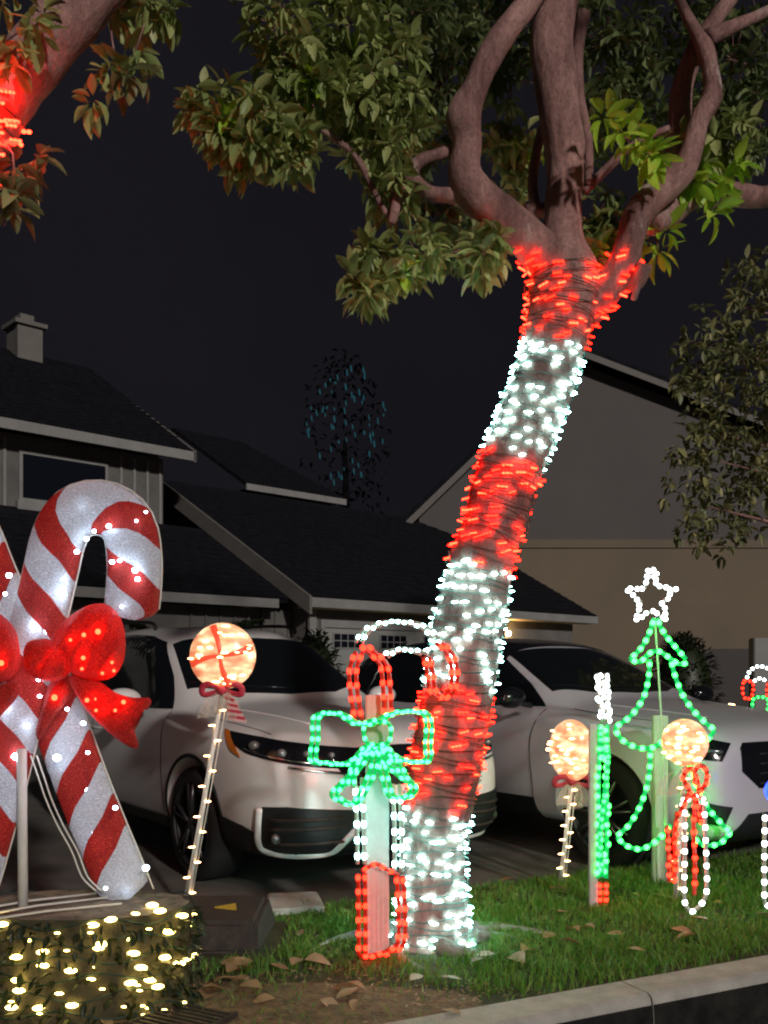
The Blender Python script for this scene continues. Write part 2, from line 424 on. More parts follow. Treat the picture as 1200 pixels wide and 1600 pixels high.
# front gardens behind the driveway, far away
mb = MB(); mb.add([(-60, 15, .01), (60, 15, .01), (60, 90, .01), (-60, 90, .01)], [(0,1,2,3)])
tag(mb.obj('ground', M_TURF), 'dark garden ground in front of the houses', kind='structure')

# kerb
kr = thing('kerb', 'pale concrete kerb between the grass verge and the street', 'kerb', KA)
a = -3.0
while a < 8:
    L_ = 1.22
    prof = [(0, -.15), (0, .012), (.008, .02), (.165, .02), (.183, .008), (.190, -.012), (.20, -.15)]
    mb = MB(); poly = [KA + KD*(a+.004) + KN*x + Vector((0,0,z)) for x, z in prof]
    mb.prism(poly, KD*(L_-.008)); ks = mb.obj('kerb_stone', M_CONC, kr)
    mb = MB(); mb.prism([KA + KD*(a+.006) + KN*x + Vector((0,0,z)) for x, z in ((.1905, -.020), (.1935, -.022), (.2045, -.149), (.199, -.149))], KD*(L_-.012)); mb.obj('face_shade', mat('kerb_face_shade', (.010, .010, .011), .95, bump=.4, bscale=60, col2=(.035, .033, .03), vscale=9, spec=.1), ks)  # dark slab on the kerb face stands in for a vehicle's shade
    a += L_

# soil patch at the left front, slightly proud of the turf
def blob_sheet(cx, cy, rx, ry, z, seed, m, name, parent=None, n=40):
    V = [(cx, cy, z+.012)]; 
    for k in range(n):
        t = 2*PI*k/n; r = 1 + .22*noise.noise(Vector((math.cos(t)*1.5, math.sin(t)*1.5, seed)))
        V.append((cx+rx*r*.6*math.cos(t), cy+ry*r*.6*math.sin(t), z+.010))
    for k in range(n):
        t = 2*PI*k/n; r = 1 + .22*noise.noise(Vector((math.cos(t)*1.5, math.sin(t)*1.5, seed)))
        V.append((cx+rx*r*math.cos(t), cy+ry*r*math.sin(t), z-.012))
    Fc = [(0, 1+k, 1+(k+1) % n) for k in range(n)] + [(1+k, 1+n+k, 1+n+(k+1) % n, 1+(k+1) % n) for k in range(n)]
    mb = MB(); mb.add(V, Fc, True); return mb.obj(name, m, parent)
o = blob_sheet(-.62, 3.62, 1.05, .34, .008, 3.1, M_SOIL, 'soil'); tag(o, 'bare brown soil with mulch in front of the grass', kind='structure')

lt = []
for k in range(1500):
    q = KA + KD*rnd.uniform(-1.7, .6) - KN*rnd.uniform(.03, .75)
    e = ((q.x+.62)/1.15)**2 + ((q.y-3.62)/.42)**2
    if e > 1.3 or ((q.x+1.16)/.45)**2+((q.y-3.67)/.28)**2 < 1: continue
    s_ = rnd.uniform(.008, .03)
    lt.append((q.x, q.y, s_, rnd.uniform(0, 6.28), rnd.uniform(-.5, .5)))
# grass blades
def grass():
    g = np.random.default_rng(5)
    n = 90000
    aa = g.uniform(-1.6, 6.0, n); nn = g.uniform(.02, VW, n)
    x = KA.x + KD.x*aa - KN.x*nn; y = KA.y + KD.y*aa - KN.y*nn
    keep = []
    for i in range(n):
        p = Vector((x[i], y[i], 0)); q = noise.noise(p*2.3)
        dirt = ((x[i]+.62)/1.2)**2 + ((y[i]-3.60)/.42)**2
        px = 600 + F*x[i]/y[i]; py = HOR + F*CAMZ/y[i]
        pr = 1.0
        if dirt < 1: pr = .08 + .2*max(0, q)
        elif dirt < 2.2: pr = .5
        if q < -.25: pr *= .5
        if nn[i] < .10: pr *= .5
        if (x[i]-.22)**2 + (y[i]-4.5)**2 < .30**2: pr = .12       # roots
        if (x[i]+1.12)**2 + (y[i]-3.67)**2 < .40**2: pr = 0
        if -1.3 < x[i] < -.48 and 4.2 < y[i] < 4.85: pr = 0
        if rnd.random() < pr: keep.append(i)
    keep = np.array(keep); m = len(keep); x = x[keep]; y = y[keep]
    h = g.uniform(.018, .046, m) * (1 + .6*g.random(m)**3); w = g.uniform(.0018, .0034, m); th = g.uniform(0, 2*PI, m)
    h *= np.array([max(.45, 1+.9*noise.noise(Vector((a*3.1, b*3.1, 4)))+.5*noise.noise(Vector((a*9, b*9, 7)))) for a, b in zip(x, y)])
    lean = g.uniform(.2, 1.3, m) * h; la = g.uniform(0, 2*PI, m)
    dx, dy = np.cos(th)*w, np.sin(th)*w; lx, ly = np.cos(la)*lean, np.sin(la)*lean
    V = np.zeros((m, 5, 3))
    V[:, 0] = np.stack([x-dx, y-dy, np.zeros(m)-.01], 1); V[:, 1] = np.stack([x+dx, y+dy, np.zeros(m)-.01], 1)
    V[:, 2] = np.stack([x-dx*.8+lx*.35, y-dy*.8+ly*.35, h*.6], 1); V[:, 3] = np.stack([x+dx*.8+lx*.35, y+dy*.8+ly*.35, h*.6], 1)
    V[:, 4] = np.stack([x+lx, y+ly, h], 1)
    b = np.arange(m)[:, None]*5
    q = (b + np.array([[0, 1, 3, 2]])).tolist(); t = (b + np.array([[2, 3, 4]])).tolist()
    me = bpy.data.meshes.new('grass'); me.from_pydata(V.reshape(-1, 3).tolist(), [], q + t); me.materials.append(M_GRASSB)
    o = put(bpy.data.objects.new('grass', me)); tag(o, 'short green grass on the verge', 'grass', kind='stuff')
grass()

# ------------------------------------------------------------------ leaf helpers
def leaf_verts(L=1.0, W=.44, fold=.10, droop=.18):
    xs = [0, .18, .42, .68, .88, 1.0]; ws = [.02, .55, 1.0, .85, .42, .0]
    V = []; Fc = []
    for x, w in zip(xs, ws):
        z = -droop*x*x
        V += [(x*L, -w*W/2, z+fold*w), (x*L, 0, z), (x*L, w*W/2, z+fold*w)]
    for i in range(5):
        a = i*3; Fc += [(a, a+3, a+4, a+1), (a+1, a+4, a+5, a+2)]
    return np.array(V), Fc
LV, LF = leaf_verts()
def leaf_mesh(name, m, var=0):
    V, Fc = leaf_verts(W=(.42, .48, .38, .45)[var], fold=(.08, .13, .05, .16)[var], droop=(.12, .30, .02, .42)[var])
    mb = MB(); mb.add([tuple(v) for v in V], Fc, True)
    return mb.mesh(name, m)
LM = {k: [leaf_mesh('leaf_%s' % k, m, v) for v in range(4)] for k, m in
      dict(green=M_LEAF, dark=M_LEAFD, young=M_LEAFB, olive=M_LEAFO, dry=M_DRY, hedge=M_HEDGE).items()}  # young: leaf copy with lamplight painted into the green

def whorl(c, out, size, n, rng, spread=1.0):
    """matrices of n leaves radiating from a twig tip c that points along out"""
    out = Vector(out).normalized(); res = []
    q = out.to_track_quat('Z', 'Y')
    for i in range(n):
        az = 2*PI*i/n + rng.uniform(-.35, .35); el = rng.uniform(-.15, .85)*spread
        dr = q @ Vector((math.cos(az)*math.cos(el), math.sin(az)*math.cos(el), math.sin(el)))
        dr.z -= rng.uniform(0, .5); dr.normalize()
        r = dr.to_track_quat('X', 'Z').to_matrix().to_4x4() @ Matrix.Rotation(rng.uniform(-.7, .7), 4, 'X')
        s = size*rng.uniform(.55, 1.25)
        res.append(Matrix.Translation(Vector(c) + dr*size*.12) @ r @ Matrix.Diagonal((s, s, s, 1)))
    return res

def merge_leaves(mats, name, m, parent, extra=None):
    if not mats: return None
    Vh = np.concatenate([LV, np.ones((len(LV), 1))], 1)
    gg = np.random.default_rng(len(mats)); n_ = len(mats)
    W_ = np.repeat(Vh[None], n_, 0); W_[:, :, 2] *= gg.uniform(.2, 2.4, (n_, 1)); W_[:, :, 1] *= gg.uniform(.75, 1.2, (n_, 1)); W_[:, :, 1] += W_[:, :, 0]**2*gg.uniform(-.16, .16, (n_, 1))
    A = np.array([np.array(x) for x in mats]); V = np.einsum('nij,nkj->nki', A, W_)[:, :, :3].reshape(-1, 3)
    FA = np.array(LF)[None] + (np.arange(len(mats))*len(LV))[:, None, None]
    me = bpy.data.meshes.new(name); me.from_pydata(V.tolist(), [], FA.reshape(-1, 4).tolist())
    me.polygons.foreach_set('use_smooth', [True]*len(me.polygons)); me.materials.append(m)
    return put(bpy.data.objects.new(name, me), parent)

tag(merge_leaves([Matrix.Translation((a, b, .014)) @ Matrix.Rotation(t, 4, 'Z') @ Matrix.Rotation(u, 4, 'X') @ Matrix.Diagonal((c, c*.7, c, 1)) for a, b, c, t, u in lt], 'mulch', M_DRY, None),
    'small dry bits of bark and leaf scattered over the bare soil', 'mulch', kind='stuff')
# ------------------------------------------------------------------ the lit tree
def px_path(pts, sub=5):
    """(x, y, width_px, Y) control points -> points and radii"""
    q = smooth_path([Vector((x, y, w, )) for x, y, w, Y in pts], sub)
    yy = smooth_path([Vector((Y, 0, 0)) for x, y, w, Y in pts], sub)
    P_, R_ = [], []
    for a, b in zip(q, yy):
        P_.append(P(a.x, a.y, b.x)); R_.append(max(.004, a.z*.5*b.x/F))
    return P_, R_
TY = 4.5
tree = thing('street_tree', 'leaning street tree with a trunk wrapped in red and white lights', 'tree', (.22, TY, 0))
TR = [(672, 1500, 170, TY), (676, 1462, 128, TY), (676, 1400, 112, TY), (677, 1320, 106, TY), (688, 1240, 112, TY), (700, 1170, 118, TY), (716, 1080, 116, TY),
      (730, 990, 114, TY), (745, 905, 108, TY), (772, 820, 104, TY), (796, 735, 104, TY), (828, 655, 104, TY), (856, 580, 102, TY),
      (872, 510, 106, TY), (880, 450, 120, TY), (878, 412, 108, TY), (879, 388, 84, TY), (880, 368, 60, TY)]
TR = [(x, y, w*.94, Y) for x, y, w, Y in TR]
tp, tr_ = px_path(TR, 6)
wood = MB(); wood.tube(tp, tr_, 26, wob=.10)
wood.obj('trunk', M_BARK, tree)
limbs = [
    [(880, 450, 84, TY), (852, 402, 72, TY-.02), (818, 366, 66, TY-.06), (780, 334, 64, TY-.1), (745, 305, 68, TY-.15), (727, 268, 62, TY-.18), (729, 222, 52, TY-.18), (724, 182, 60, TY-.2), (742, 140, 48, TY-.2), (762, 95, 46, TY-.2), (790, 48, 44, TY-.2), (828, 0, 42, TY-.15), (870, -80, 40, TY), (900, -260, 30, TY+.2)],
    [(882, 455, 80, TY), (880, 395, 70, TY), (880, 330, 66, TY+.02), (884, 260, 68, TY+.02), (876, 190, 74, TY), (866, 110, 76, TY), (864, 40, 76, TY+.05), (880, -50, 66, TY+.1), (860, -200, 50, TY+.2), (840, -420, 30, TY+.3)],
    [(905, 490, 60, TY), (945, 455, 54, TY-.02), (973, 415, 48, TY-.05), (985, 372, 44, TY-.08), (998, 335, 50, TY-.09), (1026, 303, 46, TY-.1), (1066, 268, 40, TY-.12), (1082, 232, 34, TY-.14), (1092, 190, 32, TY-.14), (1112, 152, 33, TY-.14), (1110, 110, 26, TY-.12), (1102, 78, 28, TY-.1), (1085, 45, 20, TY-.05), (1062, 0, 15, TY), (1040, -60, 13, TY)],
    [(1052, 262, 34, TY+.05), (1062, 200, 34, TY+.08), (1066, 140, 34, TY+.08), (1086, 80, 30, TY+.02), (1110, 40, 26, TY), (1140, 0, 22, TY), (1180, -60, 18, TY)],
    [(1105, 60, 26, TY-.08), (1150, 40, 20, TY-.05), (1205, 15, 16, TY), (1260, -20, 12, TY)],
    [(1018, 350, 38, TY-.02), (1050, 330, 42, TY+.05), (1090, 303, 40, TY+.1), (1150, 304, 36, TY+.12), (1205, 306, 34, TY+.15), (1290, 270, 28, TY+.2), (1400, 180, 22, TY+.3)],
    [(735, 310, 26, TY-.1), (700, 305, 24, TY-.15), (668, 300, 22, TY-.2), (645, 275, 22, TY-.2), (655, 252, 20, TY-.2), (690, 240, 18, TY-.15), (712, 232, 16, TY-.1)],
    [(668, 300, 18, TY-.2), (632, 275, 20, TY-.25), (622, 310, 18, TY-.3), (612, 350, 13, TY-.3)],
    [(640, 270, 16, TY-.22), (610, 340, 10, TY-.25), (560, 250, 11, TY-.3), (520, 215, 10, TY-.35), (480, 185, 10, TY-.4), (445, 145, 10, TY-.4), (430, 90, 7, TY-.4)],
    [(838, 330, 18, TY+.2), (832, 290, 16, TY+.22), (838, 240, 15, TY+.25), (850, 190, 12, TY+.3)],
    [(912, 300, 15, TY+.12), (940, 272, 15, TY+.1), (975, 238, 14, TY+.08), (1010, 215, 12, TY+.05), (1045, 200, 10, TY+.05)],
    [(820, 330, 20, TY+.1), (860, 330, 26, TY+.15), (890, 345, 20, TY+.1)],
    [(912, 20, 22, TY+.2), (902, 80, 20, TY+.2), (905, 150, 18, TY+.18), (918, 215, 16, TY+.12), (920, 290, 14, TY+.1)],
]
for i, lm in enumerate(limbs):
    if i < 2: lm = [(x, y, w*(.88 if k > 1 else 1), Y) for k, (x, y, w, Y) in enumerate(lm)]
    a, r = px_path(lm, 5); m = MB(); m.tube(a, r, 16 if i < 6 else 8, wob=.12 if i < 6 else .05, seed=i*3.3); m.obj('limb', M_BARK, tree)
    if i < 3: wood.tube(a, r, 16, wob=.12, seed=i*3.3)
# a sawn-off stub
m = MB(); a, r = px_path([(975, 430, 30, TY-.02), (992, 445, 24, TY-.05), (1003, 425, 26, TY-.1), (1008, 412, 24, TY-.12)], 3); m.tube(a, r, 12); m.obj('branch_stub', M_BARK, tree)
m = MB(); a, r = px_path([(1003, 425, 14, TY-.08), (996, 448, 12, TY-.08), (990, 468, 9, TY-.08)], 3); m.tube(a, r, 8); m.obj('branch_stub', M_BARK, tree)
# roots
for az, ln, w in ((2.7, .42, .055), (3.4, .5, .05), (.3, .5, .05), (-.25, .38, .045), (-1.2, .25, .06), (-2.1, .3, .06), (1.2, .3, .05), (.05, .62, .03)):
    c = Vector((.225, TY, 0)); pts = []; rr = []
    for k in range(7):
        t = k/6; az2 = az + .5*math.sin(t*3+az)
        pts.append(c + Vector((math.cos(az2), math.sin(az2), 0))*(.10+ln*t) + Vector((0, 0, .07*(1-t)**2 - .008)))
        rr.append(w*(1-.75*t))
    m = MB(); m.tube(pts, rr, 8, wob=.25); m.obj('root', M_BARKG, tree)

# crown: clumps of whorls, listed as (x, y, radius_px, distance, kind, whorls)
rl = random.Random(11)
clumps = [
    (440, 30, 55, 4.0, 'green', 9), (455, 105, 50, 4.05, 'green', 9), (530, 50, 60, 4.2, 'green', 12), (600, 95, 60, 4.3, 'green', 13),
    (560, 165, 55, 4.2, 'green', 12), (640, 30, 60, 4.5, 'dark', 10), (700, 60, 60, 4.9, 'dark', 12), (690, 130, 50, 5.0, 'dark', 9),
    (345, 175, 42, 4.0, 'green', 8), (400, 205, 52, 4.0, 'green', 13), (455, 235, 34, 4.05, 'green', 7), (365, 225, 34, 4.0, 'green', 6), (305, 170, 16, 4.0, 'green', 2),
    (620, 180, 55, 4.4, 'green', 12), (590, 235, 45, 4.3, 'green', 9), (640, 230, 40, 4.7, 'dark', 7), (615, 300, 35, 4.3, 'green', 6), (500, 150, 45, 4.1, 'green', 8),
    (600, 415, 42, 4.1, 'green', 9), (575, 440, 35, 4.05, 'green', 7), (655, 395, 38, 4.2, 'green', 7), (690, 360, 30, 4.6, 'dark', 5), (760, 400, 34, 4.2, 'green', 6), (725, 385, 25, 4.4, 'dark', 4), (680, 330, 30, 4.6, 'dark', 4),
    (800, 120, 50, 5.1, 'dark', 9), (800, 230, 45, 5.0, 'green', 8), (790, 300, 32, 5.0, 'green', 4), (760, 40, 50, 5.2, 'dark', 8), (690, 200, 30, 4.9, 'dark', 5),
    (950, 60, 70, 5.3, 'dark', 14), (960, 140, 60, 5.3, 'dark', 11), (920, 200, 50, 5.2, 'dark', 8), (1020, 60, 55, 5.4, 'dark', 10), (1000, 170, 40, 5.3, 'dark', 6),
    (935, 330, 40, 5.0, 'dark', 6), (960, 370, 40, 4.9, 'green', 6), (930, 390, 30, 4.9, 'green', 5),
    (985, 215, 34, 4.25, 'young', 4), (1000, 240, 28, 4.2, 'young', 3), (940, 195, 22, 4.25, 'young', 2),  # young: clumps with a nearby lamp's light painted in
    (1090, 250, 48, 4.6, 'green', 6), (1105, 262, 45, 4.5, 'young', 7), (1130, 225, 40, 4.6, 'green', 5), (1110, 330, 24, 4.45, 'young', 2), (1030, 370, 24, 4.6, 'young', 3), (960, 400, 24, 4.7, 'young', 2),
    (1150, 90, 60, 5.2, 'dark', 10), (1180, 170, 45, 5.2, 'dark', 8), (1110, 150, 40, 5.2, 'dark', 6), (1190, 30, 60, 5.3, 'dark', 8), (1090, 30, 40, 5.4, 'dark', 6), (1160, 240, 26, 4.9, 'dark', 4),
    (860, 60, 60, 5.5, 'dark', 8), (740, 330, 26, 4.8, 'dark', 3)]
vis, rest = {'green': [], 'dark': [], 'young': []}, {'green': [], 'dark': [], 'young': []}
tw = MB()
for (x, y, r, Y, kind, n) in clumps:
    c = P(x, y, Y)
    for k in range(int(n*(2.7 if kind != 'young' else 1.2))):
        while True:
            u = Vector((rl.uniform(-1, 1), rl.uniform(-1, 1), rl.uniform(-1, 1)))
            if u.length < 1: break
        q = c + Vector((u.x, u.y*1.3, u.z)) * (r*Y/F)
        out = (u + Vector((0, -.35, -.15)))
        kk = 'young' if (kind == 'green' and rl.random() < .04) else kind
        ms = whorl(q, out, .092 if kind != 'young' else .115, rl.randint(6, 9), rl)
        rest[kk] += ms
        if rl.random() < .5: tw.tube([q, q.lerp(c, .5) + Vector((0, .02, 0)), c + Vector((0, .05, .02))], [.003, .004, .005], 4)
def shown(M_):
    t = M_.translation; return (0 < 600+F*t.x/t.y < 1200) and (0 < HOR-F*(t.z-CAMZ)/t.y < 1600)
cand = [(m_.translation.y, k, m_) for k in rest for m_ in rest[k] if shown(m_)]
cand.sort(key=lambda t: t[0] - (.6 if t[1] == 'young' else 0))
pick = cand[:300]; ids = {id(t[2]) for t in pick}
for _, k, m_ in pick: inst('leaf', LM[k][rl.randint(0, 3)], tree, m_)
names = dict(green=M_LEAF, dark=M_LEAFD, young=M_LEAFB)  # young: leaf copy with lamplight painted into the green
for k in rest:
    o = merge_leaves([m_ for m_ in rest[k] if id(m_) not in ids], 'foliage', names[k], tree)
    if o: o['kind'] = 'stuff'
# the rest of the crown above the frame
up = []
for i in range(520):
    a = rl.uniform(0, 2*PI); rr = math.sqrt(rl.random())*2.6; z = rl.uniform(4.9, 7.6)
    q = Vector((1.0+math.cos(a)*rr, 5.0+math.sin(a)*rr*.9, z))
    if HOR-F*(q.z-CAMZ)/max(q.y, .5) > -30: continue
    up += whorl(q, (math.cos(a), math.sin(a), .4), .14, 7, rl)
o = merge_leaves(up, 'foliage', M_LEAFD, tree); o['kind'] = 'stuff'
tw.obj('twigs', M_BARK, tree)['kind'] = 'stuff'

# light strings round the trunk
wm = wood.mesh('tmp'); bmw = bmesh.new(); bmw.from_mesh(wm); bmesh.ops.triangulate(bmw, faces=bmw.faces)
tris = [(f.verts[0].co.copy(), f.verts[1].co.copy(), f.verts[2].co.copy(), f.normal.copy(), f.calc_area()) for f in bmw.faces]
bmw.free()
AX = [P(x, y, TY) for x, y, w, Y in TR]
def axis_y(p):
    """photo height of the band line through p, measured square to the trunk"""
    best = None
    for (a, b, ya, yb) in zip(AX, AX[1:], [t[1] for t in TR], [t[1] for t in TR][1:]):
        q, t = intersect_point_line(p, a, b); tc_ = min(1, max(0, t)); dd = (a.lerp(b, tc_) - p).length
        if best is None or dd < best[0]: best = (dd, ya + (yb-ya)*min(1.6, t) if (b == AX[-1]) else ya+(yb-ya)*tc_)
    return best[1]
bands = [('red', 405, 540, 190, 'red string lights wrapped round the fork at the top of the trunk'),
         ('white', 548, 716, 150, 'white string lights wrapped round the upper trunk under the red fork band'),
         ('red', 722, 884, 100, 'red string lights wrapped round the middle of the leaning trunk'),
         ('white', 890, 1072, 150, 'white string lights on the trunk above the lower red band'),
         ('red', 1078, 1262, 115, 'lowest red string lights on the trunk beside the green bow'),
         ('white', 1270, 1470, 185, 'white string lights round the foot of the trunk above the grass')]
rb = random.Random(3)
cum = np.cumsum([t[4] for t in tris]); tot = cum[-1]
def samp():
    i = int(np.searchsorted(cum, rb.random()*tot)); a, b, c, n, ar = tris[min(i, len(tris)-1)]
    u, v = rb.random(), rb.random()
    if u+v > 1: u, v = 1-u, 1-v
    return a + (b-a)*u + (c-a)*v, n
def axis_pt(yv):
    for a, b, ya, yb, ra, rb_ in zip(AX, AX[1:], [t[1] for t in TR], [t[1] for t in TR][1:], [t[2] for t in TR], [t[2] for t in TR][1:]):
        if ya >= yv >= yb:
            t = (yv-ya)/(yb-ya); return a.lerp(b, t), (ra+(rb_-ra)*t)*.5*TY/F, (b-a).normalized()
    return AX[-1], .15, Vector((0, 0, 1))
pool = {i: [] for i in range(6)}
for k in range(60000):
    p, n = samp()
    yv = axis_y(p)
    for i, (c_, y0, y1, cnt, lab) in enumerate(bands):
        if y0 - (5 if i else 0) <= yv <= y1+4:
            if i == 0 and (p.z > CAMZ + (HOR-405-28*math.sin(p.x*9))*TY/F): break
            if len(pool[i]) < cnt and all((p-q).length > (.026 if i == 0 else .027) for q, _ in pool[i]): pool[i].append((p, n))
            break
for i, (c_, y0, y1, cnt, lab) in enumerate(bands):
    base, _, _ = axis_pt(y1 if i else 540)
    th = thing('string_lights', lab, 'string lights', base, group='string lights wrapped round the leaning trunk')
    turns = int((y1-y0)/12); m = MB(); pts = []
    for k in range(turns*16):
        yv = y1 - (y1-max(y0, 430))*k/(turns*16) + 4*math.sin(k*.9+i)
        c, r, t = axis_pt(yv); an = 2*PI*k/16
        u = Vector((1, 0, 0)); u = (u - t*u.dot(t)).normalized(); w = t.cross(u)
        pts.append(c + (u*math.cos(an)+w*math.sin(an))*(r*1.07+.004))
    m.tube(pts, .0024, 4); m.obj('wire', M_WIREG if c_ == 'red' else M_WIRET, th)
    for p, n in pool[i]:  # bulbs drawn out sideways, their light streak built into the shape
        tang = Vector((-n.y, n.x, 0)); tang = tang.normalized() if tang.length > .05 else Vector((1, 0, 0))
        tang = (tang + Vector((rb.choice((-1, 1))*.9, 0, rb.uniform(-.15, .15)))).normalized() if abs(tang.x) < .5 else (tang + Vector((0, 0, rb.uniform(-.2, .2)))).normalized()
        if c_ == 'red': bulb(('redt' if i == 0 else 'red') if rb.random() < .55 else ('redth' if i == 0 else 'redh'), p+n*.010, tang, rb.uniform(.032, .056), rb.uniform(.008, .012), th)
        else: bulb('white', p+n*.010, tang, rb.uniform(.028, .050), rb.uniform(.009, .0135), th)

# ------------------------------------------------------------------ limb of the neighbouring street tree, top left
t2 = thing('street_tree', 'second street tree leaning in at the top left with red lights on its limb', 'tree', (-1.75, 3.6, 0))
for lm in ([(-420, 1560, 150, 3.6), (-380, 1000, 130, 3.6), (-250, 600, 120, 3.6), (-100, 320, 110, 3.6), (-20, 180, 100, 3.6), (60, 85, 92, 3.6), (130, 5, 84, 3.6), (220, -100, 70, 3.7), (330, -280, 50, 3.9)],
           [(-40, 200, 60, 3.6), (-60, 60, 50, 3.7), (-90, -120, 40, 3.8)]):
    a, r = px_path(lm, 5); m = MB(); m.tube(a, r, 20, wob=.12, seed=9); m.obj('trunk' if lm[0][0] < -300 else 'limb', M_BARK, t2)
    if lm[0][0] < -300: l2a, l2r = a, r
lv = {'green': [], 'olive': []}
for (x, y, r, Y, kind, n) in [(30, 25, 45, 3.4, 'green', 6), (15, 75, 30, 3.35, 'green', 3), (215, 25, 40, 3.8, 'green', 8), (255, 10, 25, 3.8, 'green', 5), (195, 120, 24, 3.7, 'olive', 3), (170, 108, 18, 3.7, 'green', 2),
                              (215, 70, 20, 3.7, 'green', 2), (150, 155, 12, 3.7, 'green', 1), (30, 270, 26, 3.4, 'olive', 3), (20, 320, 24, 3.4, 'olive', 3), (45, 240, 15, 3.5, 'olive', 1), (10, 300, 20, 3.3, 'olive', 2), (170, 15, 30, 3.9, 'olive', 3)]:
    for k in range(n+1):
        u = Vector((rl.uniform(-1, 1), rl.uniform(-1, 1), rl.uniform(-1, 1)))
        lv[kind] += whorl(P(x, y, Y)+u*(r*Y/F*.8), u+Vector((.1, -.3, -.6)), .095, rl.randint(5, 7), rl)
ct = 0
for k in lv:
    ml = []
    for m_ in lv[k]:
        if shown(m_) and ct < 290: inst('leaf', LM['green' if k == 'green' else 'olive'][rl.randint(0, 3)], t2, m_); ct += 1
        else: ml.append(m_)
    o = merge_leaves(ml, 'foliage', M_LEAF, t2)
    if o: o['kind'] = 'stuff'
m = MB()
for a in ([(165, -20, 3.75), (175, 60, 3.7), (182, 105, 3.7)], [(250, -20, 3.8), (225, 40, 3.75), (212, 80, 3.7)], [(-10, 200, 3.5), (20, 240, 3.45), (25, 300, 3.4)], [(170, 105, 3.7), (160, 140, 3.7)]):
    m.tube([P(*q) for q in a], [.005, .004, .003], 5) if len(a) == 3 else m.tube([P(*q) for q in a], [.003, .002], 5)
m.obj('twigs', M_BARK, t2)['kind'] = 'stuff'
th = thing('string_lights', 'red string lights at the left edge on the limb of the second tree', 'string lights', P(-10, 230, 3.6))
m = MB(); pts = []
for k in range(130):
    t = k/129; idx = 12 + t*9; i0 = int(idx); c = l2a[min(i0, len(l2a)-2)].lerp(l2a[min(i0+1, len(l2a)-1)], idx-i0); an = t*2*PI*9
    d_ = (l2a[i0+1]-l2a[i0]).normalized(); u = Vector((0, 1, 0)); w = d_.cross(u).normalized()
    pts.append(c + (u*math.cos(an)+w*math.sin(an))*(l2r[i0]*1.08))
m.tube(pts, .003, 4); m.obj('wire', M_WIREG, th)
for k in range(60):
    q = pts[rb.randint(0, len(pts)-1)]
    bulb('redth' if rb.random() < .4 else 'redt', q + Vector((rb.uniform(-.01, .01), 0, rb.uniform(-.02, .02))), (1, 0, -.15), .06, .016, th)

for k in range(46):      # the turns that cross the limb's near face
    x, y = rb.uniform(-55, 26), rb.choice((142, 150, 158, 188, 196, 206, 212, 222, 238)) + rb.uniform(-3, 3)
    bulb('redh' if k % 2 else 'red', P(x, y, 3.455), (1, 0, -.18), rb.uniform(.035, .06), .012, th)
# ------------------------------------------------------------------ houses
HU = Vector((.73, .684, 0)).normalized()
hrot = math.atan2(HU.y, HU.x); H0 = Vector((-1.31, 17.1, 0))
HM = Matrix.Translation(H0) @ Matrix.Rotation(hrot, 4, 'Z')
def hb(name, a, b, m, root, bevel=0, par=None):
    mb = MB(); mb.box(a, b); return mb.obj(name, m, par or root, HM, bevel)
def roof_slab(root, x0, x1, y0, z0, y1, z1, course=.24, name='roof', x0t=None, x1t=None):
    """a pitched slab clad in courses of shingles; y0,z0 eave, y1,z1 ridge"""
    x0t = x0 if x0t is None else x0t; x1t = x1 if x1t is None else x1t
    mb = MB(); s = Vector((0, y1-y0, z1-z0)); L_ = s.length; s.normalize(); nrm = Vector((0, -s.z, s.y))
    mb.prism([(x0, y0, z0), (x1, y0, z0), (x1t, y1, z1), (x0t, y1, z1)], -nrm*.09)
    rf = mb.obj(name, M_SHING, root, HM)
    n = int(L_/course)
    for k in range(n):
        d0 = k*course; t = d0/L_; xa = x0+(x0t-x0)*t; xb = x1+(x1t-x1)*t
        m = MB(); x = xa
        while x < xb-.02:
            w = min(rl.uniform(.26, .36), xb-x)
            base = Vector((x+.004, y0, z0)) + s*d0; off = rl.uniform(.0, .008)
            q = [base + nrm*(.020+off) - s*.012, base + Vector((w-.008, 0, 0)) + nrm*(.020+off) - s*.012,
                 base + Vector((w-.008, 0, 0)) + s*(course+.02) + nrm*.004, base + s*(course+.02) + nrm*.004]
            m.add(q + [q[0]-nrm*.02, q[1]-nrm*.02], [(0,1,2,3), (4,5,1,0)]); x += w
        m.obj('shingle_course', M_SHING, rf, HM)
    return rf
ha = thing('house', 'dark-roofed grey house with an upper window and a garage behind the first car', 'house', H0, hrot)
# garage wing
hb('wall', (.3, .4, 0), (8.4, .6, 2.42), M_WALL, ha)
mb = MB(); mb.prism([(.3, .6, 0), (.3, 10, 0), (.3, 10, 2.4), (.3, 5.25, 5.2), (.3, .6, 2.66)], (.18, 0, 0)); mb.obj('wall', M_WALL, ha, HM)
mb = MB(); mb.prism([(8.22, .6, 0), (8.22, 10, 0), (8.22, 10, 2.4), (8.22, 5.25, 5.2), (8.22, .6, 2.66)], (.18, 0, 0)); mb.obj('wall', M_WALL, ha, HM)
roof_slab(ha, 0, 8.8, 0, 2.62, 5.25, 5.48)
mb = MB(); mb.prism([(0, 10.4, 2.62), (8.8, 10.4, 2.62), (8.8, 5.25, 5.48), (0, 5.25, 5.48)], (0, .05, -.09)); mb.obj('roof', M_SHING, ha, HM)
hb('eave_fascia', (0, -.05, 2.43), (8.8, -.002, 2.60), M_TRIM, ha)
hb('soffit', (.02, .0, 2.425), (8.78, .40, 2.45), M_TRIMGLOW, ha)
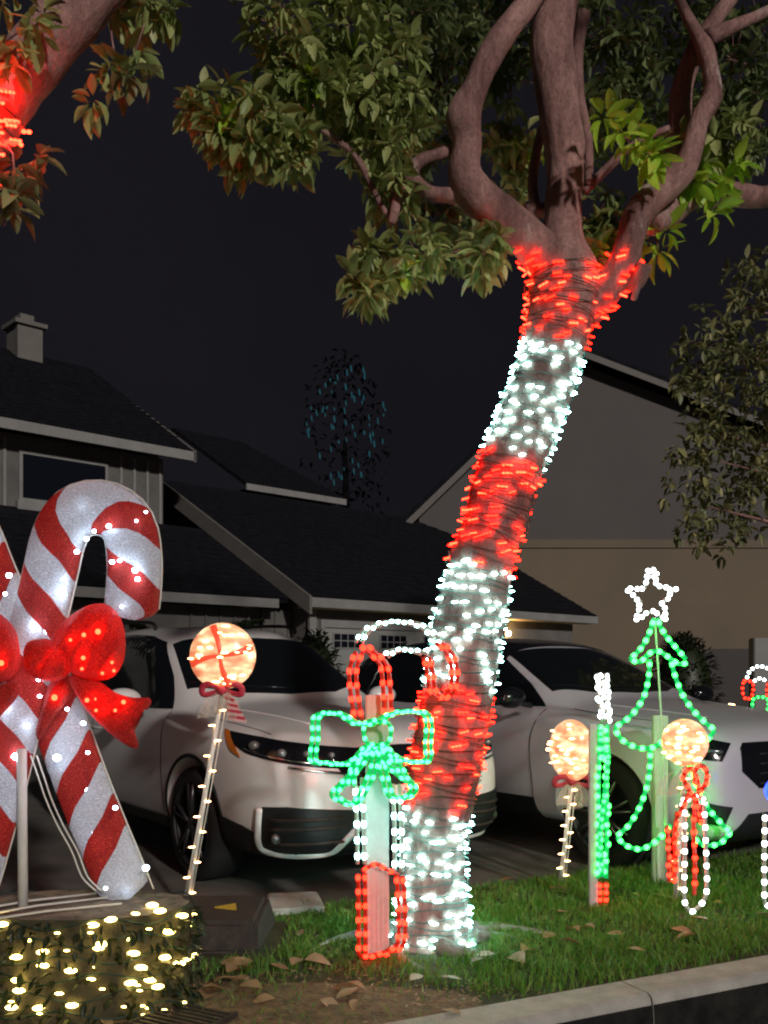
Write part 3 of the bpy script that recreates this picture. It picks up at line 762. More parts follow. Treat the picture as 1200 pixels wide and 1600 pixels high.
sl = Vector((0, 5.25, 2.86)); mb = MB(); mb.prism([(-.06, -.05, 2.30), (-.06, 5.25, 5.16), (-.06, 5.25, 5.50), (-.06, -.05, 2.62)], (.058, 0, 0)); mb.obj('rake_board', M_FASC, ha, HM)
hb('corner_post', (.26, .34, 0), (.42, .399, 2.42), M_TRIM, ha)
hb('door_frame', (.62, .33, 2.1), (5.5, .399, 2.24), M_TRIM, ha); hb('door_frame', (.52, .33, 0), (.62, .399, 2.24), M_TRIM, ha); hb('door_frame', (5.5, .33, 0), (5.6, .399, 2.24), M_TRIM, ha)
gd = hb('garage_door', (.62, .37, 0), (5.5, .398, 2.1), M_GDOOR, ha)
for r_ in range(4):
    for c in range(4):
        x0 = .70+c*1.2; z0 = .08+r_*.51
        if r_ < 3:
            hb('panel', (x0, .352, z0), (x0+1.1, .369, z0+.41), M_GDOOR, ha, .006, gd)
        else:
            f = hb('window_frame', (x0+.12, .350, z0+.10), (x0+.86, .369, z0+.40), M_TRIM, ha, 0, gd)
            for i in range(4):
                for j in range(2): hb('pane', (x0+.15+i*.175, .345, z0+.125+j*.135), (x0+.15+i*.175+.15, .349, z0+.125+j*.135+.115), M_GLASSD, ha, 0, gd)
lp = hb('wall_lamp', (5.75, .30, 2.02), (5.87, .399, 2.22), M_SEAM, ha)
mb = MB(); mb.ball((5.81, .25, 2.12), .05, 12, 8); mb.obj('lamp_globe', emitter('porch_lamp_glow', (1.0, .62, .25), 260), lp, HM)
# left wing
hb('wall', (-12, .95, 0), (.29, 1.1, 2.42), M_WALL, ha)
roof_slab(ha, -12, -.07, .55, 2.60, 3.5, 4.2)
hb('eave_fascia', (-12, .50, 2.42), (-.32, .548, 2.58), M_TRIM, ha)
hb('wall', (-12, 3.55, 3.5), (-.9, 3.7, 5.5), M_WALL, ha)
mb = MB(); mb.prism([(-1.05, 3.71, 3), (-1.05, 12, 3), (-1.05, 12, 5.4), (-1.05, 7.6, 7.9), (-1.05, 3.71, 5.6)], (.15, 0, 0)); mb.obj('wall', M_WALL, ha, HM)
roof_slab(ha, -12, -.5, 3.0, 5.62, 7.6, 8.35)
mb = MB(); mb.prism([(-12, 12.2, 5.62), (-.5, 12.2, 5.62), (-.5, 7.6, 8.35), (-12, 7.6, 8.35)], (0, .05, -.09)); mb.obj('roof', M_SHING, ha, HM)
hb('eave_fascia', (-12, 2.95, 5.42), (-.5, 2.998, 5.60), M_TRIM, ha)
mb = MB(); mb.prism([(-.56, 2.95, 5.40), (-.56, 7.6, 8.12), (-.56, 7.6, 8.34), (-.56, 2.95, 5.62)], (.058, 0, 0)); mb.obj('rake_board', M_FASC, ha, HM)
wf = hb('window', (-3.8, 3.50, 4.32), (-2.1, 3.548, 5.22), M_TRIM, ha)
hb('glass', (-3.74, 3.488, 4.38), (-2.16, 3.499, 5.16), M_GLASSD, ha, 0, wf)
hb('sill', (-3.86, 3.42, 4.10), (-2.04, 3.548, 4.318), M_TRIM, ha, 0, wf)
for x in np.arange(-8.0, -.95, .28):
    if -3.95 < x < -2.0: continue
    hb('batten', (x, 3.515, 4.05), (x+.05, 3.548, 5.41), M_TRIM, ha)
for x in np.arange(-1.9, .2, .3): hb('batten', (x, .915, .2), (x+.04, .948, 2.41), M_WALL, ha)
# chimney on the ridge
ch = hb('chimney', (-2.4, 7.0, 7.4), (-1.85, 7.6, 8.75), M_FASC, ha); hb('chimney_cap', (-2.48, 6.92, 8.75), (-1.77, 7.68, 8.84), M_FASC, ha, 0, ch)
hb('chimney_pot', (-2.3, 7.1, 8.84), (-2.0, 7.45, 9.02), M_FASC, ha, 0, ch)
# rear upper block
roof_slab(ha, 4.9, 8.6, 9.0, 6.6, 13, 8.9, name='roof', x1t=7.4)
hb('wall', (5.1, 9.4, 3), (8.4, 9.6, 6.5), M_WALL, ha); hb('eave_fascia', (4.9, 8.95, 6.4), (8.6, 8.998, 6.58), M_TRIM, ha)
# a dark sagging garland under the left eave
th = thing('garland', 'dark green garland sagging under the garage eave above the first car', 'garland', HM @ Vector((-1.6, .5, 2.1)))
m = MB(); gp = [HM @ Vector((-3.6+3.2*t, .86, 2.22-.42*math.sin(PI*t)+.10*math.sin(3*PI*t))) for t in [k/30 for k in range(31)]]
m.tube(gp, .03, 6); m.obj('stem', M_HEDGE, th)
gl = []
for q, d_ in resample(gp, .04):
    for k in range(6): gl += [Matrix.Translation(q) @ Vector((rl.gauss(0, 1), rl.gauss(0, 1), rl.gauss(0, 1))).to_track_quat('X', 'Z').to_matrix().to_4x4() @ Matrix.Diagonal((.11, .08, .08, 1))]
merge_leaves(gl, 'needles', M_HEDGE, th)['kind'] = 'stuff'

# neighbouring gabled house on the right
hbB = thing('house', 'tall gabled taupe house behind the green light tree', 'house', (7, 26, 0))
BY = 26.0
def W(x, y): return P(x, y, BY)
mb = MB(); zb = 4.75
prof = [W(655, 1340), W(1560, 1340), W(1560, 851)]; lo = [Vector((W(655, 0).x, BY, -.1)), Vector((W(1560, 0).x, BY, -.1)), Vector((W(1560, 0).x, BY, zb)), Vector((W(655, 0).x, BY, zb))]
mb.prism(lo, (0, 9, 0)); mb.obj('wall', M_WALLB2, hbB)
gpx = [(655, 806), (905, 568), (1110, 646), (1560, 820)]
hi = [Vector((W(655, 0).x, BY+.02, zb))] + [W(*q)+Vector((0, .02, 0)) for q in gpx] + [Vector((W(1560, 0).x, BY+.02, zb))]
mb = MB(); mb.prism(hi, (0, 8.9, 0)); mb.obj('wall', M_WALLB, hbB)
mb = MB(); mb.box((W(655, 0).x, BY-.05, zb-.12), (W(1560, 0).x, BY-.001, zb+.10)); mb.obj('band_board', M_WALLB2, hbB)
for (a, b) in (((632, 822), (905, 558)), ((905, 558), (1110, 636)), ((1110, 636), (1580, 818))):
    A, B_ = W(*a), W(*b); n_ = Vector((-(B_-A).z, 0, (B_-A).x)).normalized()
    mb = MB(); mb.prism([A-Vector((0, .45, 0)), B_-Vector((0, .45, 0)), B_+n_*.16-Vector((0, .45, 0)), A+n_*.16-Vector((0, .45, 0))], (0, 9.8, 0)); mb.obj('roof', M_SHING, hbB)
    mb = MB(); mb.prism([A-n_*.14-Vector((0, .50, 0)), B_-n_*.14-Vector((0, .50, 0)), B_+n_*.02-Vector((0, .50, 0)), A+n_*.02-Vector((0, .50, 0))], (0, .045, 0)); mb.obj('rake_board', M_FASC, hbB)
# entrance porch of that house at the right edge
mb = MB(); q = W(1150, 1050); mb.box((q.x-.9, BY-.04, 0), (q.x+.35, BY-.001, 1.9)); o = mb.obj('door', mat('dark_door', (.035, .028, .026), .6, var=.2), hbB)
q = P(1190, 1000, 22); mb = MB(); mb.box((q.x-.17, 22, 0), (q.x+.25, 22.35, 2.05)); mb.obj('porch_column', M_TRIM, hbB, bevel=.02)

M_FARL = mat('far_foliage', (.006, .006, .007), .95, spec=.05)
# dark tree with faint blue lights far behind
ft = thing('tree', 'dark distant tree strung with faint blue lights behind the roofs', 'tree', (-1.3, 32, 0))
m = MB(); m.tube([(-1.3, 32, 0), (-1.2, 32, 4), (-1.3, 32, 9)], [.3, .22, .06], 8); m.obj('trunk', M_FARL, ft)
ml = []
for k in range(420):
    z = rl.uniform(5.5, 11.8); rr = 1.6*math.sqrt(max(0, 1-((z-8.3)/3.8)**2))*math.sqrt(rl.random()); a = rl.uniform(0, 2*PI)
    ml += [Matrix.Translation((-1.3+rr*math.cos(a), 32+rr*math.sin(a), z)) @ Vector((rl.gauss(0, 1), rl.gauss(0, 1), rl.gauss(0, 1))).to_track_quat('X', 'Z').to_matrix().to_4x4() @ Matrix.Diagonal((.25, .25, .25, 1))]
merge_leaves(ml, 'crown', M_FARL, ft)['kind'] = 'stuff'
th = thing('string_lights', 'faint blue string lights in the dark distant tree', 'string lights', (-1.3, 31, 7))
for k in range(75):
    x = rl.uniform(478, 608); y = rl.uniform(568, 760)
    if abs(x-545)/70 + abs(y-665)/150 > 1.05: continue
    bulb('far', P(x, y, 30.2), (.12, 0, -1), rl.uniform(.10, .26), rl.uniform(.04, .07), th)

# a darker, shorter bush behind the cars
def bush(label, c, r, h, m, n=900, ls=.09, name='shrub', flat=1):
    t = thing(name, label, 'shrub', (c[0], c[1], 0)); ml = []
    core = MB(); core.ball((c[0], c[1], h*.52), 1, 14, 9, sc=(r*.86, r*.86, h*.46)); core.obj('branches', M_HEDGE, t)
    for k in range(n):
        u = Vector((rl.gauss(0, 1), rl.gauss(0, 1), rl.gauss(0, 1))).normalized()
        q = Vector((c[0]+u.x*r, c[1]+u.y*r, h*.5+u.z*h*.5)) * 1.0; q += u*rl.uniform(-.06, .03)
        if q.z < .02: q.z = .03
        d_ = (u + Vector((rl.uniform(-.6, .6), rl.uniform(-.6, .6), rl.uniform(-.6, .6)))).to_track_quat('X', 'Z').to_matrix().to_4x4()
        ml.append(Matrix.Translation(q) @ d_ @ Matrix.Diagonal((ls, ls, ls, 1)))
    merge_leaves(ml, 'foliage', m, t)['kind'] = 'stuff'
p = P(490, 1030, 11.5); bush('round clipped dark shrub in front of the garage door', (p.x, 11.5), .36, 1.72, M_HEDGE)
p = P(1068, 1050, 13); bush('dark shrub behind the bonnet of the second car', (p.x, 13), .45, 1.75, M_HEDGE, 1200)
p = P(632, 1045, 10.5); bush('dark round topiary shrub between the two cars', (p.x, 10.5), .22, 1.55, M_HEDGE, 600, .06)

# tree at the right in front of the gabled house
rt = thing('tree', 'dim olive tree at the right edge in front of the gabled house', 'tree', (5.2, 11, 0))
m = MB(); m.tube([(5.6, 11, 0), (5.4, 11, 2.2), (5.3, 11, 4.2), (5.5, 11, 5.6)], [.13, .11, .09, .03], 10, wob=.1); m.obj('trunk', M_BARK, rt)
rlv = []; vis_c = 0
for (x, y, r, n) in [(1180, 450, 36, 12), (1200, 520, 60, 22), (1120, 530, 42, 14), (1090, 560, 38, 10), (1080, 600, 26, 5), (1150, 590, 45, 16), (1190, 640, 45, 13), (1110, 670, 40, 12), (1075, 690, 30, 8),
                     (1140, 720, 50, 16), (1080, 745, 35, 9), (1180, 760, 40, 12), (1120, 790, 45, 11), (1090, 830, 26, 5), (1160, 830, 40, 8), (1230, 700, 60, 25), (1240, 560, 60, 25), (1200, 420, 26, 6), (1250, 820, 40, 9)]:
    Y = 10.8 + rl.uniform(-.3, .5)
    for k in range(int(n*2.2)):
        u = Vector((rl.uniform(-1, 1), rl.uniform(-1, 1), rl.uniform(-1, 1)))
        rlv += whorl(P(x, y, Y)+u*(r*Y/F), u+Vector((0, -.4, 0)), .135, 5, rl)
rlv.sort(key=lambda q: q.translation.y); ml = []; ct = 0
for q in rlv:
    if shown(q) and ct < 290: inst('leaf', LM['olive'][rl.randint(0, 1)], rt, q); ct += 1
    else: ml.append(q)
merge_leaves(ml, 'foliage', M_LEAFO, rt)['kind'] = 'stuff'
m = MB()
for (x, y) in [(1120, 540), (1110, 670), (1140, 720), (1120, 790), (1180, 480)]: m.tube([P(1330, y+60, 11), P(x+60, y+20, 10.9), P(x-20, y, 10.8)], [.04, .02, .006], 6)
m.obj('branches', M_BARK, rt)['kind'] = 'stuff'

# ------------------------------------------------------------------ cars
CH = math.atan2(-.82, .57)
def subdiv_body(st, arches, wheel_r):
    V = []; Fc = []; n = 19
    for (x, w, zb_, zs, zt, yt, dr) in st:
        half = [(0, zb_), (w*.80, zb_), (w*.965, zb_+.07), (w, zb_+(zs-zb_)*.55), (w*.985, zs-.07), (w*.94, zs),
                (w*.94+(yt-w*.94)*.5, zs+(zt-dr-zs)*.52), (yt, zt-dr), (yt*.5, zt-dr*.22), (0, zt)]
        ring = [(x, y, z) for y, z in half] + [(x, -y, z) for y, z in half[-2:0:-1]]
        V += ring
    m_ = len(st); n = 18
    for i in range(m_-1):
        for k in range(n): Fc.append((i*n+k, i*n+(k+1) % n, (i+1)*n+(k+1) % n, (i+1)*n+k))
    for base, rev in ((0, True), ((m_-1)*n, False)):
        for k in range(0, 9):      # quads bridging the two halves
            a, b = base+k, base+k+1; c, d_ = base+(n-k-1) % n, base+(n-k) % n
            f = (a, b, c, d_) if k not in (0, 8) else ((a, b, c) if k == 0 else (a, b, d_))
            f = tuple(dict.fromkeys(f))
            Fc.append(f[::-1] if rev else f)
    mb = MB(); mb.add(V, Fc, True); me = mb.mesh('body')
    ob = bpy.data.objects.new('tmp_body', me); COL.objects.link(ob)
    md = ob.modifiers.new('s', 'SUBSURF'); md.levels = 3; md.render_levels = 3
    dg = bpy.context.evaluated_depsgraph_get(); dg.update()
    full = bpy.data.meshes.new_from_object(ob.evaluated_get(dg))
    ob.modifiers.clear(); ob.data = full
    bm = bmesh.new(); bm.from_mesh(full); bvh = BVHTree.FromBMesh(bm); bm.free()
    cut = MB()
    for ax in arches:
        for s in (-1, 1):
            ring = []
            for k in range(40):
                t = 2*PI*k/40; ring.append((ax+arches_r*math.cos(t), s*1.2, wheel_r+arches_r*math.sin(t)))
            cut.prism(ring, (0, -s*.62, 0))
    co = bpy.data.objects.new('tmp_cut', cut.mesh('cut')); COL.objects.link(co)
    md = ob.modifiers.new('b', 'BOOLEAN'); md.object = co; md.operation = 'DIFFERENCE'; md.solver = 'EXACT'
    dg = bpy.context.evaluated_depsgraph_get(); dg.update()
    res = bpy.data.meshes.new_from_object(ob.evaluated_get(dg))
    bpy.data.objects.remove(ob); bpy.data.objects.remove(co)
    res.polygons.foreach_set('use_smooth', [True]*len(res.polygons))
    return res, bvh
arches_r = .405

def patch(name, pts3, D, bvh, off, m, parent, M, L=.05, thick=.0):
    """a panel of outline pts3 laid on the body: projected along D, standing off by off"""
    D = Vector(D).normalized(); U = D.cross(Vector((0, 0, 1)) if abs(D.z) < .9 else Vector((0, 1, 0))).normalized(); V = D.cross(U)
    flat = [Vector((Vector(p).dot(U), Vector(p).dot(V), 0)) for p in pts3]
    bm = bmesh.new(); vs = [bm.verts.new(p) for p in flat]; bm.faces.new(vs)
    bmesh.ops.triangulate(bm, faces=bm.faces)
    for it in range(6):
        es = [e for e in bm.edges if e.calc_length() > L]
        if not es: break
        bmesh.ops.subdivide_edges(bm, edges=es, cuts=1); bmesh.ops.triangulate(bm, faces=bm.faces)
    for v in bm.verts:
        o = U*v.co.x + V*v.co.y - D*4
        h, nn, i, ds = bvh.ray_cast(o, D)
        if h is None or ds > 5.6: h, nn, i, ds = bvh.find_nearest(U*v.co.x + V*v.co.y + D*(Vector(pts3[0]).dot(D)))
        if nn.dot(D) > 0: nn = -nn
        v.co = h + nn*off
    bmesh.ops.recalc_face_normals(bm, faces=bm.faces)
    f0 = next(iter(bm.faces), None); bm.faces.ensure_lookup_table()
    av = sum((f.normal.dot(D) for f in bm.faces))
    if av > 0: bmesh.ops.reverse_faces(bm, faces=bm.faces)
    # edge return so the panel has thickness
    bd = [e for e in bm.edges if e.is_boundary]
    r = bmesh.ops.extrude_edge_only(bm, edges=bd)
    for v in [g_ for g_ in r['geom'] if isinstance(g_, bmesh.types.BMVert)]: v.co += D*(off+.004)
    me = bpy.data.meshes.new(name); bm.to_mesh(me); bm.free(); me.materials.append(m)
    me.polygons.foreach_set('use_smooth', [False]*len(me.polygons))
    return put(bpy.data.objects.new(name, me), parent, M)

def seam(pts3, D, bvh, r, m, parent, M, name='seam', off=0.0, sub=4):
    D = Vector(D).normalized(); q = []
    for p in smooth_path(pts3, sub):
        h, nn, i, ds = bvh.ray_cast(Vector(p) - D*3, D)
        if h is None: h, nn, i, ds = bvh.find_nearest(p)
        q.append(h + nn*off)
    mb = MB(); mb.tube(q, r, 6); return mb.obj(name, m, parent, M)

def wheel(root, M, x, s, r, hw, spokes, rimm, rimr=.25):
    """tyre, rim and spokes on the side s"""
    y = s*hw
    w = thing_part('wheel', root, M)
    T = MB(); prof = [(r*.66, -.10), (r*.86, -.112), (r*.97, -.10), (r, -.07), (r, .07), (r*.97, .10), (r*.86, .112), (r*.66, .10)]
    n = 40; V = []; Fc = []
    for k in range(n):
        a = 2*PI*k/n
        for (rr, yy) in prof: V.append((x+rr*math.cos(a), y-s*.10+yy, r+rr*math.sin(a)))
    q = len(prof)
    for k in range(n):
        for j in range(q-1): Fc.append((k*q+j, ((k+1) % n)*q+j, ((k+1) % n)*q+j+1, k*q+j+1))
    T.add(V, Fc, True)
    w = T.obj('wheel', M_TYRE, root, M)
    Rm = MB(); prof2 = [(rimr*1.02, .115), (rimr*.98, .10), (rimr*.93, .03), (rimr*.55, -.02), (0.001, -.02)]
    V = []; Fc = []
    for k in range(n):
        a = 2*PI*k/n
        for (rr, yy) in prof2: V.append((x+rr*math.cos(a), y-s*.10+s*yy, r+rr*math.sin(a)))
    q = len(prof2)
    for k in range(n):
        for j in range(q-1): Fc.append((k*q+j, ((k+1) % n)*q+j, ((k+1) % n)*q+j+1, k*q+j+1))
    Rm.add(V, Fc, True); Rm.obj('rim', M_BLACKP, w, M)
    for k in range(spokes):
        a = 2*PI*k/spokes + .3; sp = MB()
        for dd in (-.10, .10):
            p0 = Vector((x+.04*math.cos(a), y-s*.005, r+.04*math.sin(a))); p1 = Vector((x+rimr*math.cos(a+dd*1.4), y+s*.004, r+rimr*math.sin(a+dd*1.4)))
            sp.tube([p0, p0.lerp(p1, .5)+Vector((0, s*.006, 0)), p1], [.026, .018, .016], 6, flat=.5)
        sp.obj('spoke', rimm, w, M)
    hb_ = MB(); hb_.ball((x, y+s*.004, r), .045, 12, 6, sc=(1, .4, 1)); hb_.obj('hub_cap', rimm, w, M)
def thing_part(*a): return None

def car(which, label, front, paint):
    """front = world point of the middle of the front bumper at ground"""
    M = Matrix.Translation(front) @ Matrix.Rotation(CH, 4, 'Z')
    root = bpy.data.objects.new('parked_car', None); put(root, None, M); tag(root, label, 'car', 'white cars parked on the driveway')
    if which == 1:
        #     x      w    zb   zs   zt   yt   drop
        st = [(.02, .58, .36, .62, .72, .50, .02), (-.02, .72, .28, .74, .84, .58, .02), (-.12, .83, .23, .82, .925, .66, .025), (-.32, .90, .21, .885, .985, .70, .03),
              (-.70, .925, .21, .94, 1.035, .71, .035), (-1.15, .925, .21, .965, 1.075, .70, .04), (-1.33, .925, .21, .98, 1.10, .69, .045), (-1.50, .925, .21, .99, 1.22, .66, .05),
              (-2.02, .925, .21, 1.0, 1.56, .60, .06), (-2.25, .925, .21, 1.0, 1.635, .585, .05), (-3.1, .925, .21, 1.01, 1.675, .585, .045), (-3.9, .92, .22, 1.02, 1.64, .57, .05),
              (-4.2, .90, .25, 1.02, 1.52, .56, .06), (-4.48, .87, .28, 1.0, 1.10, .62, .06), (-4.6, .80, .32, .90, .96, .58, .04)]
        rw, ax, ah = .35, (-.98, -3.64), 1.33
    else:
        st = [(.02, .62, .34, .70, .80, .52, .02), (-.03, .75, .26, .80, .90, .60, .02), (-.14, .85, .22, .87, .965, .66, .025), (-.34, .91, .21, .905, 1.005, .69, .03),
              (-.70, .93, .21, .94, 1.045, .70, .035), (-1.05, .935, .21, .97, 1.08, .70, .04), (-1.22, .935, .21, .98, 1.10, .69, .045), (-1.39, .93, .21, .985, 1.19, .66, .05),
              (-1.98, .93, .21, .99, 1.49, .60, .06), (-2.25, .93, .21, 1.0, 1.555, .585, .05), (-3.2, .93, .21, 1.01, 1.585, .585, .045), (-4.0, .92, .22, 1.02, 1.53, .57, .05),
              (-4.4, .90, .25, 1.02, 1.36, .56, .06), (-4.65, .87, .28, .98, 1.06, .62, .06), (-4.75, .80, .32, .88, .95, .58, .04)]
        rw, ax = .36, (-.80, -3.70)
    res, bvh = subdiv_body(st, ax, rw)
    res.materials.clear(); res.materials.append(paint)
    put(bpy.data.objects.new('body', res), root, M)
    # dark liners inside the arches and floor pan
    lin = MB(); lin.box((ax[1]-.5, -.60, .24), (ax[0]+.45, .60, .62)); lin.obj('underbody', M_BLACKP, root, M)
    for x in ax:
        for s in (-1, 1): wheel(root, M, x, s, rw, .905, 5 if which == 1 else 7, M_RIM if which == 1 else mat('alloy', (.22, .22, .23), .3, metal=.8))
    R_, Lf, Fr, Up = (0, 1, 0), (0, -1, 0), (-1, 0, 0), (0, 0, -1)     # ray directions onto right side, left side, front, top
    dx = 0 if which == 1 else .09; dz = 0 if which == 1 else -.095
    for s, D in ((-1, R_), (1, Lf)):
        y = s*1.0
        trim = [(-1.50+dx, y, 1.035), (-1.78+dx, y, 1.25+dz*.5), (-2.18+dx, y, 1.50+dz), (-2.5+dx, y, 1.555+dz), (-3.3, y, 1.565+dz), (-3.95, y, 1.50+dz), (-4.15, y, 1.30), (-4.02, y, 1.06), (-3.0, y, 1.025)]
        patch('window_trim', trim, D, bvh, .004, M_GLOSSB, root, M, .08)
        for g in ([(-1.62+dx, y, 1.055), (-1.86+dx, y, 1.25+dz*.5), (-2.22+dx, y, 1.475+dz), (-2.82, y, 1.53+dz), (-2.82, y, 1.05)],
                  [(-2.90, y, 1.05), (-2.90, y, 1.53+dz), (-3.55, y, 1.53+dz), (-3.62, y, 1.3), (-3.58, y, 1.06)],
                  [(-3.68, y, 1.08), (-3.66, y, 1.50+dz), (-3.9, y, 1.46+dz), (-4.05, y, 1.30), (-3.95, y, 1.09)]):
            patch('side_window', g, D, bvh, .008, M_CGLASS, root, M, .08)
        # sills and seams
        patch('sill_cladding', [(-1.42, y, .20), (-1.44, y, .34 if which == 1 else .40), (-3.15, y, .34 if which == 1 else .40), (-3.18, y, .20)], D, bvh, .012, M_BLACKP, root, M, .1)
        seam([(-1.48+dx, y, 1.02), (-1.46, y, .8), (-1.44, y, .5), (-1.46, y, .36)], D, bvh, .004, M_SEAM, root, M)
        seam([(-2.86, y, 1.02), (-2.86, y, .7), (-2.86, y, .36)], D, bvh, .004, M_SEAM, root, M)
        hd = MB(); hd.tube([(-2.55, s*.93, .86), (-2.6, s*.955, .862), (-2.74, s*.955, .866), (-2.78, s*.93, .866)], .012, 6); hd.obj('door_handle', paint, root, M)
        # wheel arch lips
        for x in ax:
            lip = []
            for k in range(25):
                t = R(-12 + 204*k/24); px_, pz = x+(arches_r+.014)*math.cos(t), rw+(arches_r+.014)*math.sin(t)
                h, nn, i, ds = bvh.ray_cast(Vector((px_, s*2, max(pz, .24))), Vector((0, -s, 0)))
                lip.append(h if h else Vector((px_, s*.9, pz)))
            mb = MB(); mb.tube(lip, .014, 6, flat=.8); mb.obj('arch_trim', M_BLACKP if which == 1 else paint, root, M)
        # mirror
        mx = (-1.76 if which == 1 else -1.50)
        mb = MB(); mb.ball((mx, s*1.06, 1.10), 1, 16, 10, sc=(.075, .125, .075)); mr = mb.obj('mirror', paint if which == 1 else M_GLOSSB, root, M)
        mb = MB(); mb.tube([(mx+.03, s*.90, 1.045), (mx+.01, s*.99, 1.06), (mx, s*1.04, 1.07)], [.03, .025, .02], 8, flat=.7); mb.obj('mirror_arm', M_BLACKP, mr, M)
        mb = MB(); mb.ball((mx-.055, s*1.06, 1.10), 1, 14, 6, sc=(.03, .105, .06)); mb.obj('mirror_glass', M_GLOSSB, mr, M)
    # windscreen, roof
    fx0, fx1, zt1 = (-1.40, -2.06, 1) if which == 1 else (-1.31, -2.03, 1)
    patch('windscreen_trim', [(fx0+.04, 0, 1.2), (fx0-.01, .40, 1.2), (fx0-.16, .685, 1.2), (fx1-.03, .57, 1.6), (fx1+.03, .3, 1.6), (fx1+.04, 0, 1.6), (fx1+.03, -.3, 1.6), (fx1-.03, -.57, 1.6), (fx0-.16, -.685, 1.2), (fx0-.01, -.40, 1.2)], Up, bvh, .004, M_GLOSSB, root, M, .08)
    patch('windscreen', [(fx0-.03, 0, 1.2), (fx0-.07, .38, 1.2), (fx0-.20, .645, 1.2), (fx1+.0, .545, 1.6), (fx1+.06, 0, 1.6), (fx1+.0, -.545, 1.6), (fx0-.20, -.645, 1.2), (fx0-.07, -.38, 1.2)], Up, bvh, .008, M_CGLASS, root, M, .08)
    if which == 2:
        patch('roof_panel', [(fx1-.02, .60, 1.6), (fx1-.02, -.60, 1.6), (-3.0, -.61, 1.6), (-4.1, -.59, 1.5), (-4.1, .59, 1.5), (-3.0, .61, 1.6)], Up, bvh, .010, M_GLOSSB, root, M, .1)
    else:
        for s in (-1, 1):
            rail = [(x, s*.60, z) for x, z in ((-2.35, 1.60), (-2.45, 1.655), (-3.1, 1.68), (-3.8, 1.655), (-3.9, 1.60))]
            mb = MB(); mb.tube(smooth_path(rail, 5), .014, 6); mb.obj('roof_rail', M_BLACKP, root, M)
    # bonnet seams
    for s in (-1, 1):
        seam([(-.30, s*.72, 1), (-.6, s*.755, 1), (-.95, s*.77, 1), (-1.18, s*.765, 1)], Up, bvh, .0035, M_SEAM, root, M)
        seam([(-.35, s*.42, 1), (-.8, s*.50, 1), (-1.12, s*.56, 1)], Up, bvh, .006, paint, root, M, 'bonnet_crease')
    if which == 1:
        # grille across the nose and headlights wrapping the corners
        patch('grille', [(0, y, z) for y, z in ((-.42, .845), (0, .855), (.42, .845), (.46, .74), (.38, .65), (.28, .63), (-.28, .63), (-.38, .65), (-.46, .74))], Fr, bvh, .006, M_GLOSSB, root, M)
        seam([(0, -.50, .79), (0, -.40, .765), (0, -.2, .755), (0, .2, .755), (0, .40, .765), (0, .50, .79)], Fr, bvh, .013, M_CHROME, root, M, 'grille_bar', .008)
        for z in (.66, .69, .72): seam([(0, -.40, z), (0, 0, z-.004), (0, .40, z)], Fr, bvh, .006, M_BLACKP, root, M, 'grille_slat', .008)
        mb = MB(); h, nn, _, _ = bvh.ray_cast(Vector((1, 0, .755)), Vector((-1, 0, 0))); mb.ball(h+nn*.01, .055, 20, 6, sc=(.25, 1, .8)); mb.obj('badge', M_CHROME, root, M)
        for s in (-1, 1):
            D = Vector((-.62, -s*.78, 0)); out = [(0, s*.34, .845), (-.04, s*.52, .862), (-.12, s*.68, .885), (-.28, s*.82, .91), (-.56, s*.90, .935), (-.47, s*.90, .875), (-.32, s*.875, .825), (-.14, s*.76, .785), (-.03, s*.58, .755), (0, s*.34, .735)]
            patch('headlight', out, D, bvh, .006, M_GLOSSB, root, M, .03)
            patch('indicator', [(-.60, s*.90, .94), (-.54, s*.90, .93), (-.42, s*.89, .85), (-.36, s*.88, .80), (-.46, s*.89, .83)], D, bvh, .010, M_AMBER, root, M, .03)
            for (x, yy, z, r) in ((-.30, .82, .865, .034), (-.15, .72, .83, .030), (-.07, .61, .825, .026), (-.02, .50, .815, .022)):
                h, nn, _, _ = bvh.ray_cast(Vector((x, s*yy, z))-D.normalized()*2, D.normalized())
                mb = MB(); mb.ball(h+nn*.006, r, 14, 8, sc=(1, 1, .8)); mb.obj('lamp', M_LENS, root, M)
            seam([(0, s*.36, .75), (-.03, s*.58, .772), (-.16, s*.77, .805), (-.34, s*.865, .845)], D, bvh, .007, M_CHROME, root, M, 'lamp_strip', .010)
            seam([(0, s*.30, .70), (0, s*.52, .725), (-.1, s*.70, .755)], D, bvh, .008, M_CHROME, root, M, 'lamp_strip', .010)
            # lower intake and its pale frame
            D2 = Vector((-.85, -s*.52, 0))
            fr = [(-.0, s*.30, .50), (-.1, s*.72, .545), (-.2, s*.82, .54), (-.2, s*.83, .34), (-.15, s*.80, .285), (-.05, s*.52, .275), (0, s*.44, .30), (0, s*.28, .415)]
            patch('intake', fr, D2, bvh, .010, M_BLACKP, root, M, .04)
            seam([(-.21, s*.835, .53), (-.215, s*.84, .34), (-.16, s*.80, .282), (-.05, s*.60, .262), (0, s*.50, .275), (0, s*.40, .35), (0, s*.28, .43), (0, s*.12, .45)], D2, bvh, .027, paint, root, M, 'intake_frame', .0, 6)
            for z in (.34, .42, .47): seam([(-.17, s*.80, z), (-.05, s*.6, z), (0, s*.42, z)], D2, bvh, .010, M_RUBBER, root, M, 'intake_slat', .012)
            h, nn, _, _ = bvh.ray_cast(Vector((-.15, s*.76, .37))-D2.normalized()*2, D2.normalized()); mb = MB(); mb.ball(h+nn*.01, .032, 14, 8, sc=(.6, 1, 1)); mb.obj('fog_lamp', M_LENS, root, M)
        patch('lower_intake', [(0, y, z) for y, z in ((-.30, .52), (.30, .52), (.44, .27), (.40, .24), (-.40, .24), (-.44, .27))], Fr, bvh, .006, M_BLACKP, root, M)
